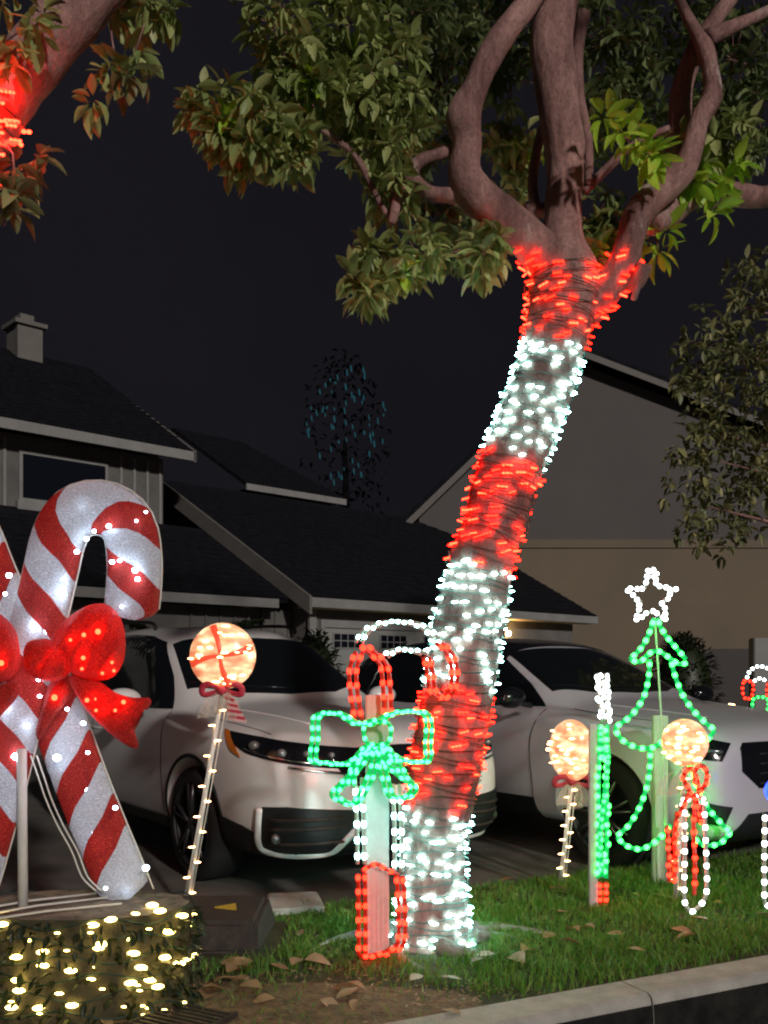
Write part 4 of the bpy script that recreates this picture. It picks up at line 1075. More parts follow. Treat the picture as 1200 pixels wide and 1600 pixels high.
        patch('bumper_cladding', [(0, y, z) for y, z in ((-.80, .265), (.80, .265), (.80, .20), (-.80, .20))], Fr, bvh, .010, M_BLACKP, root, M)
        # black lower corner that runs back to the wheel
        for s in (-1, 1): patch('bumper_cladding', [(-.22, s, .38), (-.36, s, .42), (-.58, s, .45), (-.60, s, .20), (-.10, s, .20), (-.10, s, .30)], (0, -s, 0), bvh, .010, M_BLACKP, root, M)
    else:
        patch('grille', [(0, y, z) for y, z in ((-.56, .82), (-.52, .85), (.52, .85), (.56, .82), (.56, .68), (.40, .57), (-.40, .57), (-.56, .68))], Fr, bvh, .006, M_GLOSSB, root, M)
        for z in (.60, .66, .72, .78): seam([(0, -.40, z), (0, 0, z), (0, .40, z)], Fr, bvh, .006, M_BLACKP, root, M, 'grille_slat', .008)
        mb = MB(); h, nn, _, _ = bvh.ray_cast(Vector((1, 0, .64)), Vector((-1, 0, 0))); mb.ball(h+nn*.01, .05, 20, 6, sc=(.25, 1, 1)); mb.obj('badge', M_CHROME, root, M)
        for s in (-1, 1):
            D = Vector((-.62, -s*.78, 0))
            patch('headlight', [(-.05, s*.60, .85), (-.14, s*.74, .88), (-.28, s*.85, .90), (-.27, s*.85, .83), (-.18, s*.79, .76), (-.07, s*.66, .745)], D, bvh, .006, M_GLOSSB, root, M, .03)
            seam([(-.07, s*.66, .80), (-.16, s*.76, .81), (-.24, s*.83, .82)], D, bvh, .012, M_LENS, root, M, 'lamp_strip', .010)
            patch('intake', [(-.04, s*.60, .47), (-.12, s*.74, .50), (-.20, s*.81, .46), (-.16, s*.78, .38), (-.06, s*.65, .36)], D, bvh, .008, M_BLACKP, root, M, .03)
        patch('lower_intake', [(0, y, z) for y, z in ((-.50, .42), (.50, .42), (.66, .28), (.62, .22), (-.62, .22), (-.66, .28))], Fr, bvh, .008, M_BLACKP, root, M)
    # number plate holder
    mb = MB(); h, nn, _, _ = bvh.ray_cast(Vector((1, 0, .47)), Vector((-1, 0, 0))); mb.box((h.x, -.18, .42), (h.x+.025, .18, .53)); mb.obj('plate_holder', M_BLACKP, root, M, .004)
    return root
car(1, 'white crossover parked nearest the camera behind the first lollipop', Vector((.12, 5.62, -.012)), M_PAINT)
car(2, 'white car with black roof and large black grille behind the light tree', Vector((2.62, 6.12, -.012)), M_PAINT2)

# ------------------------------------------------------------------ rubber kerb ramp and concrete end block
rp = thing('kerb_ramp', 'black rubber kerb ramp with a yellow arrow behind the stump', 'kerb ramp', (-.9, 4.5, 0))
x0, x1 = -1.65, -.565
mb = MB(); mb.add([(x0, 4.30, .0), (x1, 4.30, .0), (x1+.03, 4.84, 0), (x0, 4.84, 0), (x0, 4.315, .15), (x1-.006, 4.315, .15), (x1-.012, 4.80, .158), (x0, 4.80, .155)],
       [(0,3,2,1), (4,5,6,7), (0,1,5,4), (1,2,6,5), (2,3,7,6), (3,0,4,7)]); mb.obj('block', M_RUBBER, rp, bevel=.022)
mb = MB()
ar = [(-.80, 4.46), (-.645, 4.58), (-.72, 4.42)]
mb.prism([(x, y, .1525 + (y-4.315)*.0166) for x, y in [(-.80, 4.53), (-.71, 4.60), (-.69, 4.49)]], (0, 0, .006)); mb.obj('arrow', M_YEL, rp)
for k in range(6): mb = MB(); mb.box((x0+.05, 4.36+k*.012, .0), (x0+.06, 4.365+k*.012, .01))
eb = thing('concrete_block', 'pale concrete edging block beside the rubber ramp', 'edging', (-.42, 5.15, 0))
mb = MB(); q = [G(418, 1432), G(508, 1426), G(496, 1402), G(418, 1405)]
mb.prism([Vector((p.x, p.y, -.01)) for p in q], (0, 0, .045)); mb.obj('slab', M_CONC, eb, bevel=.008)

# ------------------------------------------------------------------ stump with net lights
SX, SY, SR, SZ, SQ = -1.16, 3.67, .42, .385, .60      # SQ squeezes the stump front to back
sp = thing('tree_stump', 'wide low tree stump wrapped in warm yellow lights', 'stump', (SX, SY, 0))
m = MB(); n = 64; V = []; Fc = []
zs_ = [-.02, .03, .10, .18, .25, .32, .365, SZ]
for j, z in enumerate(zs_):
    for k in range(n):
        a = 2*PI*k/n; r = SR*(1.0 + (.07 if j == 0 else .02 if j == 1 else 0) + .03*noise.noise(Vector((math.cos(a)*3, math.sin(a)*3, z*2))) + .035*noise.noise(Vector((math.cos(a)*9, math.sin(a)*9, z*5))) - (.02 if j == 7 else 0))
        V.append((SX+r*math.cos(a), SY+r*math.sin(a)*SQ, z))
for j in range(7):
    for k in range(n): Fc.append((j*n+k, j*n+(k+1) % n, (j+1)*n+(k+1) % n, (j+1)*n+k))
m.add(V, Fc, True); m.obj('trunk', M_STUMP, sp)
m = MB(); m.add([(SX, SY, SZ+.006)] + V[-n:], [(0, 1+k, 1+(k+1) % n) for k in range(n)], True); m.obj('cut_face', M_STUMPT, sp)
# scrappy ivy on its side
il = []
for k in range(420):
    a = rl.uniform(PI, 2*PI+.3); z = rl.uniform(.0, .39); q = Vector((SX+(SR+.015)*math.cos(a), SY+(SR*SQ+.015)*math.sin(a), z))
    dd = Vector((math.cos(a)*.5+rl.uniform(-.5, .5), math.sin(a)*.5+rl.uniform(-.3, .3), rl.uniform(-.8, .3)))
    s = rl.uniform(.03, .06); il.append(Matrix.Translation(q) @ dd.to_track_quat('X', 'Z').to_matrix().to_4x4() @ Matrix.Diagonal((s, s, s, 1)))
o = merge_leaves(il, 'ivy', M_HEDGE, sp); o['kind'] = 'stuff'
th = thing('string_lights', 'warm yellow net lights wrapped round the stump', 'string lights', (SX, SY-.26, 0))
m = MB()
for j in range(6):
    z = .05+j*.065; m.tube([(SX+(SR+.02)*math.cos(a), SY+(SR*SQ+.02)*math.sin(a), z+.018*math.sin(a*7+j*2)) for a in [2*PI*k/80 for k in range(80)]], .003, 4, closed=True)
m.obj('wire', M_WIREG, th)
led = [(103, 767), (60, 829), (160, 861), (265, 880), (65, 916), (222, 966), (43, 1018), (145, 1020), (348, 709), (415, 688), (488, 762), (501, 815), (529, 868), (563, 915), (592, 940), (558, 1019), (635, 735), (600, 656), (673, 853), (683, 674), (508, 666), (571, 634), (160, 810), (372, 795), (620, 830), (342, 912), (71, 955), (270, 1010), (490, 926), (382, 780), (700, 838), (8, 706)]
for i, (zx, zy) in enumerate(led):
    x = zx*500/1200.; y = 1150+zy*450/1080.
    # meet the stump's side along this line of sight
    dirv = Vector(((x-600)/F, 1, (HOR-y)/F)); ra_, rb2 = SR+.02, SR*SQ+.02; a_ = (dirv.x/ra_)**2+(1/rb2)**2; b_ = 2*(-SX*dirv.x/ra_**2 - SY/rb2**2); c_ = (SX/ra_)**2+(SY/rb2)**2-1
    disc = b_*b_-4*a_*c_
    if disc < 0: t = SY
    else: t = (-b_-math.sqrt(disc))/(2*a_)
    q = Vector((0, 0, CAMZ)) + dirv*t
    if q.z > SZ+.02: q = G(x, y, SZ+.012)
    if q.z < .012: q.z = .012
    bulb('warm', q, (1, 0, rb.uniform(-.05, .12)), .046 if i % 5 else .032, .0195 if i % 5 else .011, th)
for k in range(26):
    a = rb.uniform(PI*1.02, PI*1.98); z = rb.uniform(.03, .37); bulb('warm', (SX+(SR+.022)*math.cos(a), SY+(SR*SQ+.022)*math.sin(a), z), (1, 0, 0), .022, .007, th)
for k in range(20):
    a = rb.uniform(.1, PI*.9); z = rb.uniform(.05, .36); bulb('warm', (SX+(SR+.022)*math.cos(a), SY+(SR*SQ+.022)*math.sin(a), z), (1, 0, 0), .03, .01, th)
# pale flex lying over the stump
for i, (a, b) in enumerate((((-60, 1436), (170, 1402)), ((-60, 1426), (150, 1396)), ((-60, 1444), (190, 1412)))):
    q0, q1 = G(a[0], a[1], SZ+.014), G(b[0], b[1], SZ+.014)
    m = MB(); m.tube([q0, q0.lerp(q1, .5)+Vector((0, -.02, .012)), q1], .0045, 6); o = m.obj('power_cord', M_WIREW); tag(o, ('middle one of three pale power cords lying across the stump top', 'rearmost pale power cord on the stump, nearest the candy cane foot', 'pale power cord along the front rim of the stump')[i], 'cord', 'cords on the stump')

# dark grate beside the stump
gr = thing('drain_grate', 'small dark slatted grate on the soil at the foot of the stump', 'grate', (-.74, 3.35, .01))
GM = Matrix.Translation((-.72, 3.42, .022)) @ Matrix.Rotation(-.5, 4, 'Z')
for k in range(9): mb = MB(); mb.box((-.13, -.12+k*.03, 0), (.13, -.108+k*.03, .014)); mb.obj('slat', M_RUBBER, gr, GM)
for x in (-.14, .13): mb = MB(); mb.box((x, -.13, 0), (x+.012, .14, .018)); mb.obj('frame', M_RUBBER, gr, GM)

# ------------------------------------------------------------------ crossed tinsel candy canes with bow
CY = 3.70
cc = thing('candy_cane_display', 'two large crossed tinsel candy canes with a red bow standing on the stump', 'candy cane decoration', (-1.2, CY, SZ))
def cane(path, w_px, stripe, k, Y, phase, thick=.05, lens=None):
    pts = [P(x, y, Y) for x, y in path]; sm_ = smooth_path(pts, 12)
    # arc length table
    L = [0]
    for a, b in zip(sm_, sm_[1:]): L.append(L[-1]+(b-a).length)
    tot_ = L[-1]
    def at(s):
        s = min(max(s, 0), tot_); i = int(np.searchsorted(L, s)); i = min(max(i, 1), len(L)-1); t = (s-L[i-1])/max(1e-9, L[i]-L[i-1])
        p = sm_[i-1].lerp(sm_[i], t); d_ = (sm_[min(i+1, len(sm_)-1)]-sm_[max(i-2, 0)]).normalized(); return p, d_
    hw = w_px*.5*Y/F; res = []; i0 = 0
    if phase is None:      # count the stripes from the foot: a long white one ends the cane
        b0 = tot_-.17; kk = int(math.ceil((b0+hw*abs(k)+.2)/stripe)); phase = -hw*abs(k)-(b0-kk*stripe); i0 = kk % 2
    n = 20
    def ring(s):
        out = []
        for j in range(n):
            a = 2*PI*j/n; lat = math.cos(a)*hw
            ss = s + k*lat
            e = 1.0
            if ss < hw*.6: e = math.sqrt(max(.02, 1-((hw*.6-max(ss, 0))/(hw*.6))**2))
            if ss > tot_-hw*.6: e = math.sqrt(max(.02, 1-((min(ss, tot_)-(tot_-hw*.6))/(hw*.6))**2))
            p, d_ = at(ss); side = Vector((d_.z, 0, -d_.x))
            # squarish, flat section
            ca, sa = math.cos(a), math.sin(a)
            fx = math.copysign(abs(ca)**.75, ca); fy = math.copysign(abs(sa)**.6, sa)
            out.append(p + side*fx*hw*e + Vector((0, fy*thick*(.4+.6*e), 0)))
        return out
    s = -hw*abs(k) - phase; i = i0
    cane_o = None
    while s < tot_ + hw*abs(k):
        seg = []
        ln = lens[i] if lens and i < len(lens) else stripe
        if not lens and s > b0-.01: ln = tot_+hw*abs(k)-s+.01
        for q in range(7): seg.append(ring(s + ln*q/6*(0.985)))
        # small pinch at each seam
        V = [v for r_ in seg for v in r_]; Fc = []
        for r_ in range(6):
            for j in range(n): Fc.append((r_*n+j, r_*n+(j+1) % n, (r_+1)*n+(j+1) % n, (r_+1)*n+j))
        mb = MB(); mb.add(V, Fc, True)
        res.append((mb, i % 2)); s += ln; i += 1
    return res, at, hw
pathA = [(204, 968), (209, 920), (210, 870), (202, 825), (178, 800), (144, 793), (112, 806), (92, 840), (80, 890), (66, 950), (50, 1010), (30, 1090), (12, 1170), (-8, 1250), (-30, 1330), (-52, 1405)]
pathB = [(-150, 960), (-154, 900), (-150, 850), (-130, 810), (-100, 793), (-66, 803), (-40, 840), (-20, 890), (2, 940), (30, 990), (58, 1045), (84, 1105), (106, 1165), (130, 1230), (158, 1300), (185, 1365), (200, 1404)]
for path, k, Y, ph, cc0 in ((pathA, -.85, CY-.03, -.01, 1), (pathB, .98, CY+.045, None, 1)):
    segs, at, hw = cane(path, 82, .134, k, Y, ph, lens=(.16, .12, .14, .115, .20, .115, .14, .12, .15) if path is pathA else None)
    cn = segs[0][0]
    first = None
    for mb, c in segs:
        if first is None:
            fr = MB(); pts = [at(s)[0] for s in np.linspace(.03, 2.2, 60)]; first = None
        o = mb.obj('stripe', M_TINW if (c+cc0) % 2 == 1 else M_TINR, cc)
    # frame wire along both edges
    tot_ = 0
    for sgn in (-1, 1):
        pts = []
        for s in np.linspace(.05, 9, 260):
            p, d_ = at(s); q = p + Vector((d_.z, 0, -d_.x))*sgn*(hw+.004)
            if pts and (q-pts[-1]).length < 1e-3: break
            pts.append(q)
        mb = MB(); mb.tube(pts, .0035, 5); mb.obj('frame_wire', M_WIREW, cc)
for (x, y, r) in [(170, 822, 5), (147, 830, 4), (135, 842, 5), (120, 862, 5), (175, 878, 5), (187, 876, 4), (211, 891, 6), (215, 905, 5), (228, 800, 3), (213, 814, 3), (97, 928, 7), (100, 905, 4), (52, 978, 6), (190, 948, 3),
                  (14, 899, 6), (8, 928, 4), (24, 1182, 8), (89, 1184, 8), (3, 1104, 7), (42, 1135, 5), (130, 1130, 5), (62, 1088, 4), (180, 1262, 5), (228, 1356, 7), (165, 1388, 4), (137, 1176, 4), (105, 1108, 4), (60, 1062, 4)]:
    q = P(x, y, CY-.095); bulb('cool', q, (1, 0, 0), r*1.5*CY/F, r*1.25*CY/F, cc)

def pillow(poly, Y, thick, m, parent, name, dY=0, edge=26):
    bm = bmesh.new(); sm2 = smooth_path([Vector((x, y, 0)) for x, y in poly], 3, closed=True)
    vs = [bm.verts.new(p) for p in sm2]; bm.faces.new(vs); bmesh.ops.triangulate(bm, faces=bm.faces)
    for it in range(5):
        es = [e for e in bm.edges if e.calc_length() > 8 and not e.is_boundary]
        if not es: break
        bmesh.ops.subdivide_edges(bm, edges=es, cuts=1); bmesh.ops.triangulate(bm, faces=bm.faces)
    bmesh.ops.beautify_fill(bm, faces=bm.faces, edges=[e for e in bm.edges if not e.is_boundary])
    V = []; idx = {}
    for i, v in enumerate(bm.verts):
        idx[v] = i
        if v.is_boundary: d_ = 0
        else: d_ = min((intersect_point_line(v.co, a, b)[0]-v.co).length if 0 <= intersect_point_line(v.co, a, b)[1] <= 1 else (a-v.co).length for a, b in zip(sm2, sm2[1:]+sm2[:1]))
        V.append((v.co.x, v.co.y, min(1, d_/edge)))
    n = len(V); h = [math.sqrt(max(0, 1-(1-e)**2)) for _, _, e in V]
    front = [P(x, y, Y) + Vector((0, -thick*hh*(1+.12*math.sin(x*.21+y*.13)), 0)) for (x, y, _), hh in zip(V, h)]
    back = [P(x, y, Y) + Vector((0, thick*.8*hh+.002, 0)) for (x, y, _), hh in zip(V, h)]
    Fc = [tuple(idx[v] for v in f.verts) for f in bm.faces]; Fb = [tuple(n+i for i in f[::-1]) for f in Fc]
    bd = []
    for e in bm.edges:
        if e.is_boundary: a, b = idx[e.verts[0]], idx[e.verts[1]]; bd.append((a, b, n+b, n+a))
    bm.free(); mb = MB(); mb.add(front+back, Fc+Fb+bd, True); return mb.obj(name, m, parent)
for path, Y in ((pathA, CY-.03), (pathB, CY+.045)):      # lamps inside the gauze
    for q, d_ in resample(smooth_path([P(x, y, Y) for x, y in path], 8), .085):
        bulb('cool', q + Vector((rnd.uniform(-.04, .04), rnd.uniform(-.02, .02), rnd.uniform(-.02, .02))), (1, 0, 0), .016, .014, cc)
bow = bpy.data.objects.new('bow', None); put(bow, cc, Matrix.Translation(P(40, 1030, CY-.12)))
pillow([(78, 1012), (88, 985), (110, 962), (140, 945), (168, 945), (188, 965), (196, 1000), (192, 1035), (176, 1058), (150, 1064), (120, 1056), (95, 1040)], CY-.13, .055, M_TINR, bow, 'loop')
pillow([(36, 1022), (44, 1003), (62, 997), (84, 1002), (104, 1020), (110, 1045), (100, 1060), (76, 1064), (54, 1060), (40, 1045)], CY-.175, .045, M_TINR, bow, 'loop_fold')
pillow([(31, 1018), (24, 985), (4, 962), (-24, 950), (-52, 962), (-70, 1000), (-64, 1040), (-40, 1066), (-10, 1072), (18, 1058), (30, 1040)], CY-.13, .055, M_TINR, bow, 'loop')
pillow([(108, 1056), (150, 1062), (180, 1082), (208, 1090), (234, 1091), (232, 1106), (206, 1120), (210, 1142), (216, 1168), (196, 1164), (160, 1136), (128, 1100)], CY-.12, .022, M_TINR, bow, 'tail', edge=14)
pillow([(80, 1062), (104, 1060), (114, 1078), (104, 1096), (84, 1122), (62, 1156), (56, 1140), (68, 1100)], CY-.085, .016, M_TINR, bow, 'tail', edge=12)
pillow([(6, 1068), (30, 1070), (26, 1090), (0, 1120), (-40, 1160), (-60, 1150), (-80, 1120), (-40, 1090)], CY-.12, .022, M_TINR, bow, 'tail', edge=14)
for (x, y, r) in [(153, 987, 5), (131, 992, 4), (82, 1025, 4), (69, 1041, 4), (130, 1028, 4), (128, 1045, 3), (136, 1094, 4), (193, 1097, 4), (178, 1048, 3), (160, 1052, 3), (2, 1036, 5), (150, 1110, 3), (180, 1110, 3), (110, 1000, 3), (175, 1035, 3)]:
    bulb('rsmall', P(x, y, CY-.19), (1, 0, 0), r*1.7*CY/F, r*1.7*CY/F, bow)
for (x, y) in [(150, 990), (135, 1025), (170, 1045), (70, 1035), (150, 1092), (190, 1100), (165, 1108), (10, 1020), (-20, 1000), (85, 1090), (165, 975), (120, 1000)]:
    bulb('rsmall', P(x, y, CY-.13), (1, 0, 0), .024, .024, bow)
m = MB(); m.tube([P(34, 1170, CY-.1), P(36, 1418, CY-.12)], .0185, 12); m.obj('support_post', M_PVC, cc)
m = MB(); m.tube([P(-60, 1170, CY+.1), P(-60, 1405, CY+.1)], .0185, 12); m.obj('support_post', M_PVC, cc)
for dx_ in (0, 9):
    m = MB(); m.tube(smooth_path([P(48+dx_, 1180, CY-.06), P(60+dx_, 1215, CY-.06), P(72+dx_, 1250, CY-.06), P(90+dx_, 1290, CY-.05), P(112+dx_, 1330, CY-.05), P(128+dx_, 1370, CY-.04), P(150+dx_, 1392, CY-.02)], 5), .0035, 6); m.obj('cord', M_WIREW, cc)

# ------------------------------------------------------------------ lollipops
def lolly_mat():
    m = bpy.data.materials.new('glowing_candy'); m.use_nodes = True; N = m.node_tree.nodes; L = m.node_tree.links; b = N['Principled BSDF']
    tc = N.new('ShaderNodeTexCoord'); nz = N.new('ShaderNodeTexNoise'); nz.inputs['Scale'].default_value = 14; nz.inputs['Detail'].default_value = 2
    mp = N.new('ShaderNodeMapping'); mp.inputs['Scale'].default_value = (.6, 1, 1.6); L.new(tc.outputs['Object'], mp.inputs[0]); L.new(mp.outputs[0], nz.inputs['Vector'])
    cr = N.new('ShaderNodeValToRGB'); e = cr.color_ramp.elements; e[0].position = .35; e[0].color = (.80, .20, .09, 1); e[1].position = .68; e[1].color = (1.9, 1.35, .80, 1); k = e.new(.5); k.color = (1.1, .55, .26, 1)
    L.new(nz.outputs[0], cr.inputs[0]); L.new(cr.outputs[0], b.inputs['Emission Color']); b.inputs['Emission Strength'].default_value = .85
    b.inputs['Base Color'].default_value = (.6, .3, .2, 1); b.inputs['Roughness'].default_value = .25
    return m
M_LOLLY = lolly_mat()
M_LSTR = mat('glowing_red_stripe', (.5, .04, .03), .3, emit=(1, .10, .04), estr=.75)
def lolly(label, head, rpx, base, yaw, Y, cross=True, seed=0, bow_kind=1):
    """head (x,y) and stick foot (x,y) in the photo at distance Y; yaw turns the disc"""
    rr = random.Random(seed); c = P(head[0], head[1], Y); foot = P(base[0], base[1], Y); foot.z = 0; r = rpx*Y/F
    t = thing('lollipop_light', label, 'lollipop light', foot, group='glowing lollipop stake lights')
    M = Matrix.Translation(c) @ Matrix.Rotation(yaw, 4, 'Z')
    m = MB(); m.ball((0, 0, 0), r, 28, 18, sc=(1, .48, 1)); m.obj('candy', M_LOLLY, t, M)
    # cellophane shell
    # raised stripes
    if cross:
        for k in range(4):
            a = PI/2*k + .05; m = MB(); pts = []
            for j in range(10):
                q = j/9*.88+.04; x, z = r*q*math.cos(a+.25*q), r*q*math.sin(a+.25*q); y = -.48*r*math.sqrt(max(0, 1-q*q))
                pts.append((x, y-.002, z))
            m.tube(pts, [.014*(.6+.8*j/9) for j in range(10)], 8, flat=.5, up=(0, 1, 0)); m.obj('stripe', M_LSTR, t, M)
    for k in range(26 if cross else 30):
        a = rr.uniform(0, 2*PI); q = math.sqrt(rr.random())*.93; x, z = r*q*math.cos(a), r*q*math.sin(a); y = -.48*r*math.sqrt(max(0, 1-q*q))-.004
        p = M @ Vector((x, y, z)); bulb('warm2', p, (1, 0, 0), rr.uniform(.018, .05), rr.uniform(.007, .012), t)
    # stick
    top = c - Vector((0, 0, r*.95)); m = MB(); d_ = (foot-top)
    m.tube([top, top+d_*.5, foot], .0135, 10); m.obj('stick', M_PVC, t)
    for off in (-.018, .018): m = MB(); m.tube([top+Vector((off, -.01, -.1)), foot+Vector((off, -.01, 0))], .003, 5); m.obj('cord', M_WIREW, t)
    n = 13
    for k in range(n):
        q = top + d_*(.10+.88*k/n) + Vector(((-1)**k*.022, -.012, 0)); bulb('warm2', q, (1, 0, .05), .036, .009, t)
    # ribbon and cellophane tails
    k0 = top + Vector((0, -.02, -.01))
    if bow_kind:
        m = MB(); m.ball(k0, .028, 10, 8); kn = m.obj('ribbon_knot', M_RIBR, t)
        for sgn in (-1, 1):
            lp = [k0, k0+Vector((sgn*.05, -.02, .03)), k0+Vector((sgn*.10, -.01, .015)), k0+Vector((sgn*.10, .0, -.025)), k0+Vector((sgn*.05, .01, -.02)), k0]
            m = MB(); m.tube(smooth_path(lp, 4), [.008]+[.02]*19+[.008], 8, flat=.25, up=(0, 1, 0)) if False else m.tube(smooth_path(lp, 4), .017, 8, flat=.35, up=(0, 1, 0)); m.obj('ribbon_loop', M_RIBR, t)
        if bow_kind == 1:
            # striped tail hanging to the right
            for j in range(9):
                f0 = j/9; w0 = .022+.030*f0; cx = k0.x+.035+.055*f0; cz = k0.z-.02-.145*f0
                m = MB(); m.add([(cx-w0, k0.y-.012, cz), (cx+w0, k0.y-.02, cz-.012), (cx+w0, k0.y-.02, cz-.0265), (cx-w0, k0.y-.012, cz-.0145),
                                 (cx-w0, k0.y-.008, cz), (cx+w0, k0.y-.016, cz-.012), (cx+w0, k0.y-.016, cz-.0265), (cx-w0, k0.y-.008, cz-.0145)], [(0,1,2,3), (4,7,6,5), (0,4,5,1), (2,6,7,3), (1,5,6,2), (0,3,7,4)])
                m.obj('ribbon_stripe', M_RIBR if j % 2 else M_RIBP, t)
    for k in range(7):
        a = rr.uniform(-1, 1); e = k0+Vector((a*.12-.03, rr.uniform(-.04, .04), -.11-rr.random()*.07)); s0 = k0+Vector((0, .005, 0)); mid = s0.lerp(e, .5)+Vector((a*.05, 0, .015))
        w = .03; V = []; pth = smooth_path([s0, mid, e], 4)
        for j, q in enumerate(pth): ww = w*(.2+j/len(pth)); V += [q+Vector((-ww, .008*math.sin(j*2+k), 0)), q+Vector((ww, -.008*math.sin(j*2+k), .01))]
        m = MB(); m.add(V, [(2*j, 2*j+1, 2*j+3, 2*j+2) for j in range(len(pth)-1)], True); m.obj('cellophane_tail', M_CELLO, t)
    return t
lolly('glowing lollipop with a red cross and striped ribbon in front of the nearest car', (348, 1025), 52, (290, 1423), 0, 5.08, True, 1, 1)
lolly('lollipop light turned edge-on, left of the green and white candy cane', (893, 1172), 48, (877, 1383), R(-62), 5.75, False, 2, 2)
lolly('lollipop light hanging in front of the right side of the green light tree', (1070, 1160), 37, (1056, 1400), R(-35), 5.35, False, 3, 0)

# ------------------------------------------------------------------ rope light frames
def rope(pts_px, Y, kind, parent, step=20, blen=11, bthk=7, rr=3.2, closed=False, pair=0, yoff=0, sub=6, straight=False, rot=0, origin=None, rope_m=None, jit=.0):
    """rope light along photo points at distance Y; pair adds a second rope for the camera-shake double"""
    for o_ in ((0,) if not pair else (-pair/2, pair/2)):  # paired rope is added, copying the light line doubled by camera shake
        def T(x, y):
            p = P(x+o_, y, Y+yoff)
            return p
        pts = [T(x, y) for x, y in pts_px]
        if not straight: pts = smooth_path(pts, sub, closed)
        if rot:
            c = origin; pts = [c + Matrix.Rotation(rot, 3, 'Z') @ (p-c) for p in pts]
        m = MB(); m.tube(pts, rr*.5*Y/F*2.1, 6, closed=closed)
        rm = rope_m or {'green': M_ROPEG, 'cyan': M_ROPEG, 'greenh': M_ROPEG, 'roper': M_ROPER}.get(kind, M_ROPEW)
        m.obj('rope', rm, parent)
        for q, d_ in resample(pts, step*Y/F, closed):
            q = q + Vector((rnd.uniform(-1, 1), 0, rnd.uniform(-1, 1)))*jit*Y/F + Vector((0, -.003, 0))
            bulb(kind, q, d_, blen*Y/F, bthk*Y/F, parent)

# 1: candy cane with the big green bow, in front of the trunk
Y1 = 4.22
c1 = thing('candy_cane_light', 'rope-light candy cane with a wide green bow at the foot of the trunk', 'candy cane light', P(597, 1490, Y1), group='rope-light candy canes on the verge')
rope([(566, 1492), (566, 1440), (565, 1365)], Y1, 'roper', c1, 22, 12, 8, pair=11)
rope([(566, 1495), (600, 1490), (622, 1480), (628, 1460), (627, 1400), (624, 1368)], Y1, 'roper', c1, 22, 12, 8, pair=10)
rope([(565, 1362), (585, 1350), (604, 1358), (624, 1368)], Y1, 'roper', c1, 15, 11, 7)
rope([(564, 1350), (563, 1290), (560, 1215)], Y1, 'white', c1, 25, 13, 8, pair=11)
rope([(622, 1362), (622, 1300), (619, 1225)], Y1, 'white', c1, 25, 13, 8, pair=11)
rope([(560, 1125), (553, 1080), (552, 1045), (562, 1018)], Y1, 'roper', c1, 22, 12, 8, pair=11)
rope([(606, 1122), (604, 1075), (600, 1040), (584, 1022), (570, 1010)], Y1, 'roper', c1, 22, 12, 8, pair=11)
rope([(560, 1004), (574, 984), (600, 973), (632, 972), (662, 980), (682, 998)], Y1, 'white', c1, 20, 10, 6, pair=10)
rope([(600, 1026), (616, 1017), (640, 1015), (664, 1022)], Y1, 'white', c1, 20, 9, 6, pair=10)
rope([(686, 1004), (702, 1020), (710, 1045), (708, 1075), (694, 1090)], Y1, 'roper', c1, 22, 12, 8, pair=9)
rope([(666, 1026), (672, 1050), (676, 1078), (690, 1092)], Y1, 'roper', c1, 22, 12, 8, pair=9)
yb = Y1-.03
for pts in ([(582, 1132), (556, 1130), (535, 1117), (512, 1114), (494, 1122), (493, 1150), (490, 1188), (510, 1192), (540, 1194), (566, 1180), (584, 1166)],
            [(588, 1132), (606, 1118), (630, 1112), (662, 1114), (670, 1130), (669, 1160), (667, 1188), (640, 1190), (616, 1182), (600, 1168)]):
    rope(pts, yb, 'cyan', c1, 17, 11, 6, pair=9)
for pts in ([(580, 1168), (566, 1190), (545, 1216), (522, 1240), (536, 1252), (554, 1256), (570, 1232), (584, 1200), (588, 1170)],
            [(590, 1166), (602, 1190), (622, 1208), (642, 1224), (646, 1236), (634, 1246), (612, 1244), (602, 1216), (594, 1180)],
            [(578, 1164), (562, 1180), (552, 1204), (548, 1228)], [(600, 1164), (616, 1188), (632, 1212)]):
    rope(pts, yb, 'cyan', c1, 19, 11, 6, pair=9)
rope([(570, 1130), (572, 1158), (592, 1164), (608, 1158), (610, 1134), (592, 1126)], yb-.02, 'cyan', c1, 16, 10, 6, closed=True)

def post(label, x0, x1, ytop, ybot, Y, group='white plastic posts holding the light frames'):
    a, b = P(x0, ytop, Y), P(x1, ytop, Y); w = b.x-a.x
    t = thing('plastic_post', label, 'post', ((a.x+b.x)/2, Y, 0), group=group)
    m = MB(); m.box((a.x, Y, -.02), (b.x, Y+.045, a.z)); m.obj('post', M_POST, t, bevel=.004)
    for k in range(5):
        m = MB(); x = a.x + w*(.1+.2*k); m.box((x-.003, Y-.004, .0), (x+.003, Y+.001, a.z-.004)); m.obj('rib', M_POST, t)
    return t
post('white plastic post behind the green bow of the nearest candy cane', 571, 608, 1086, 1486, Y1+.05)
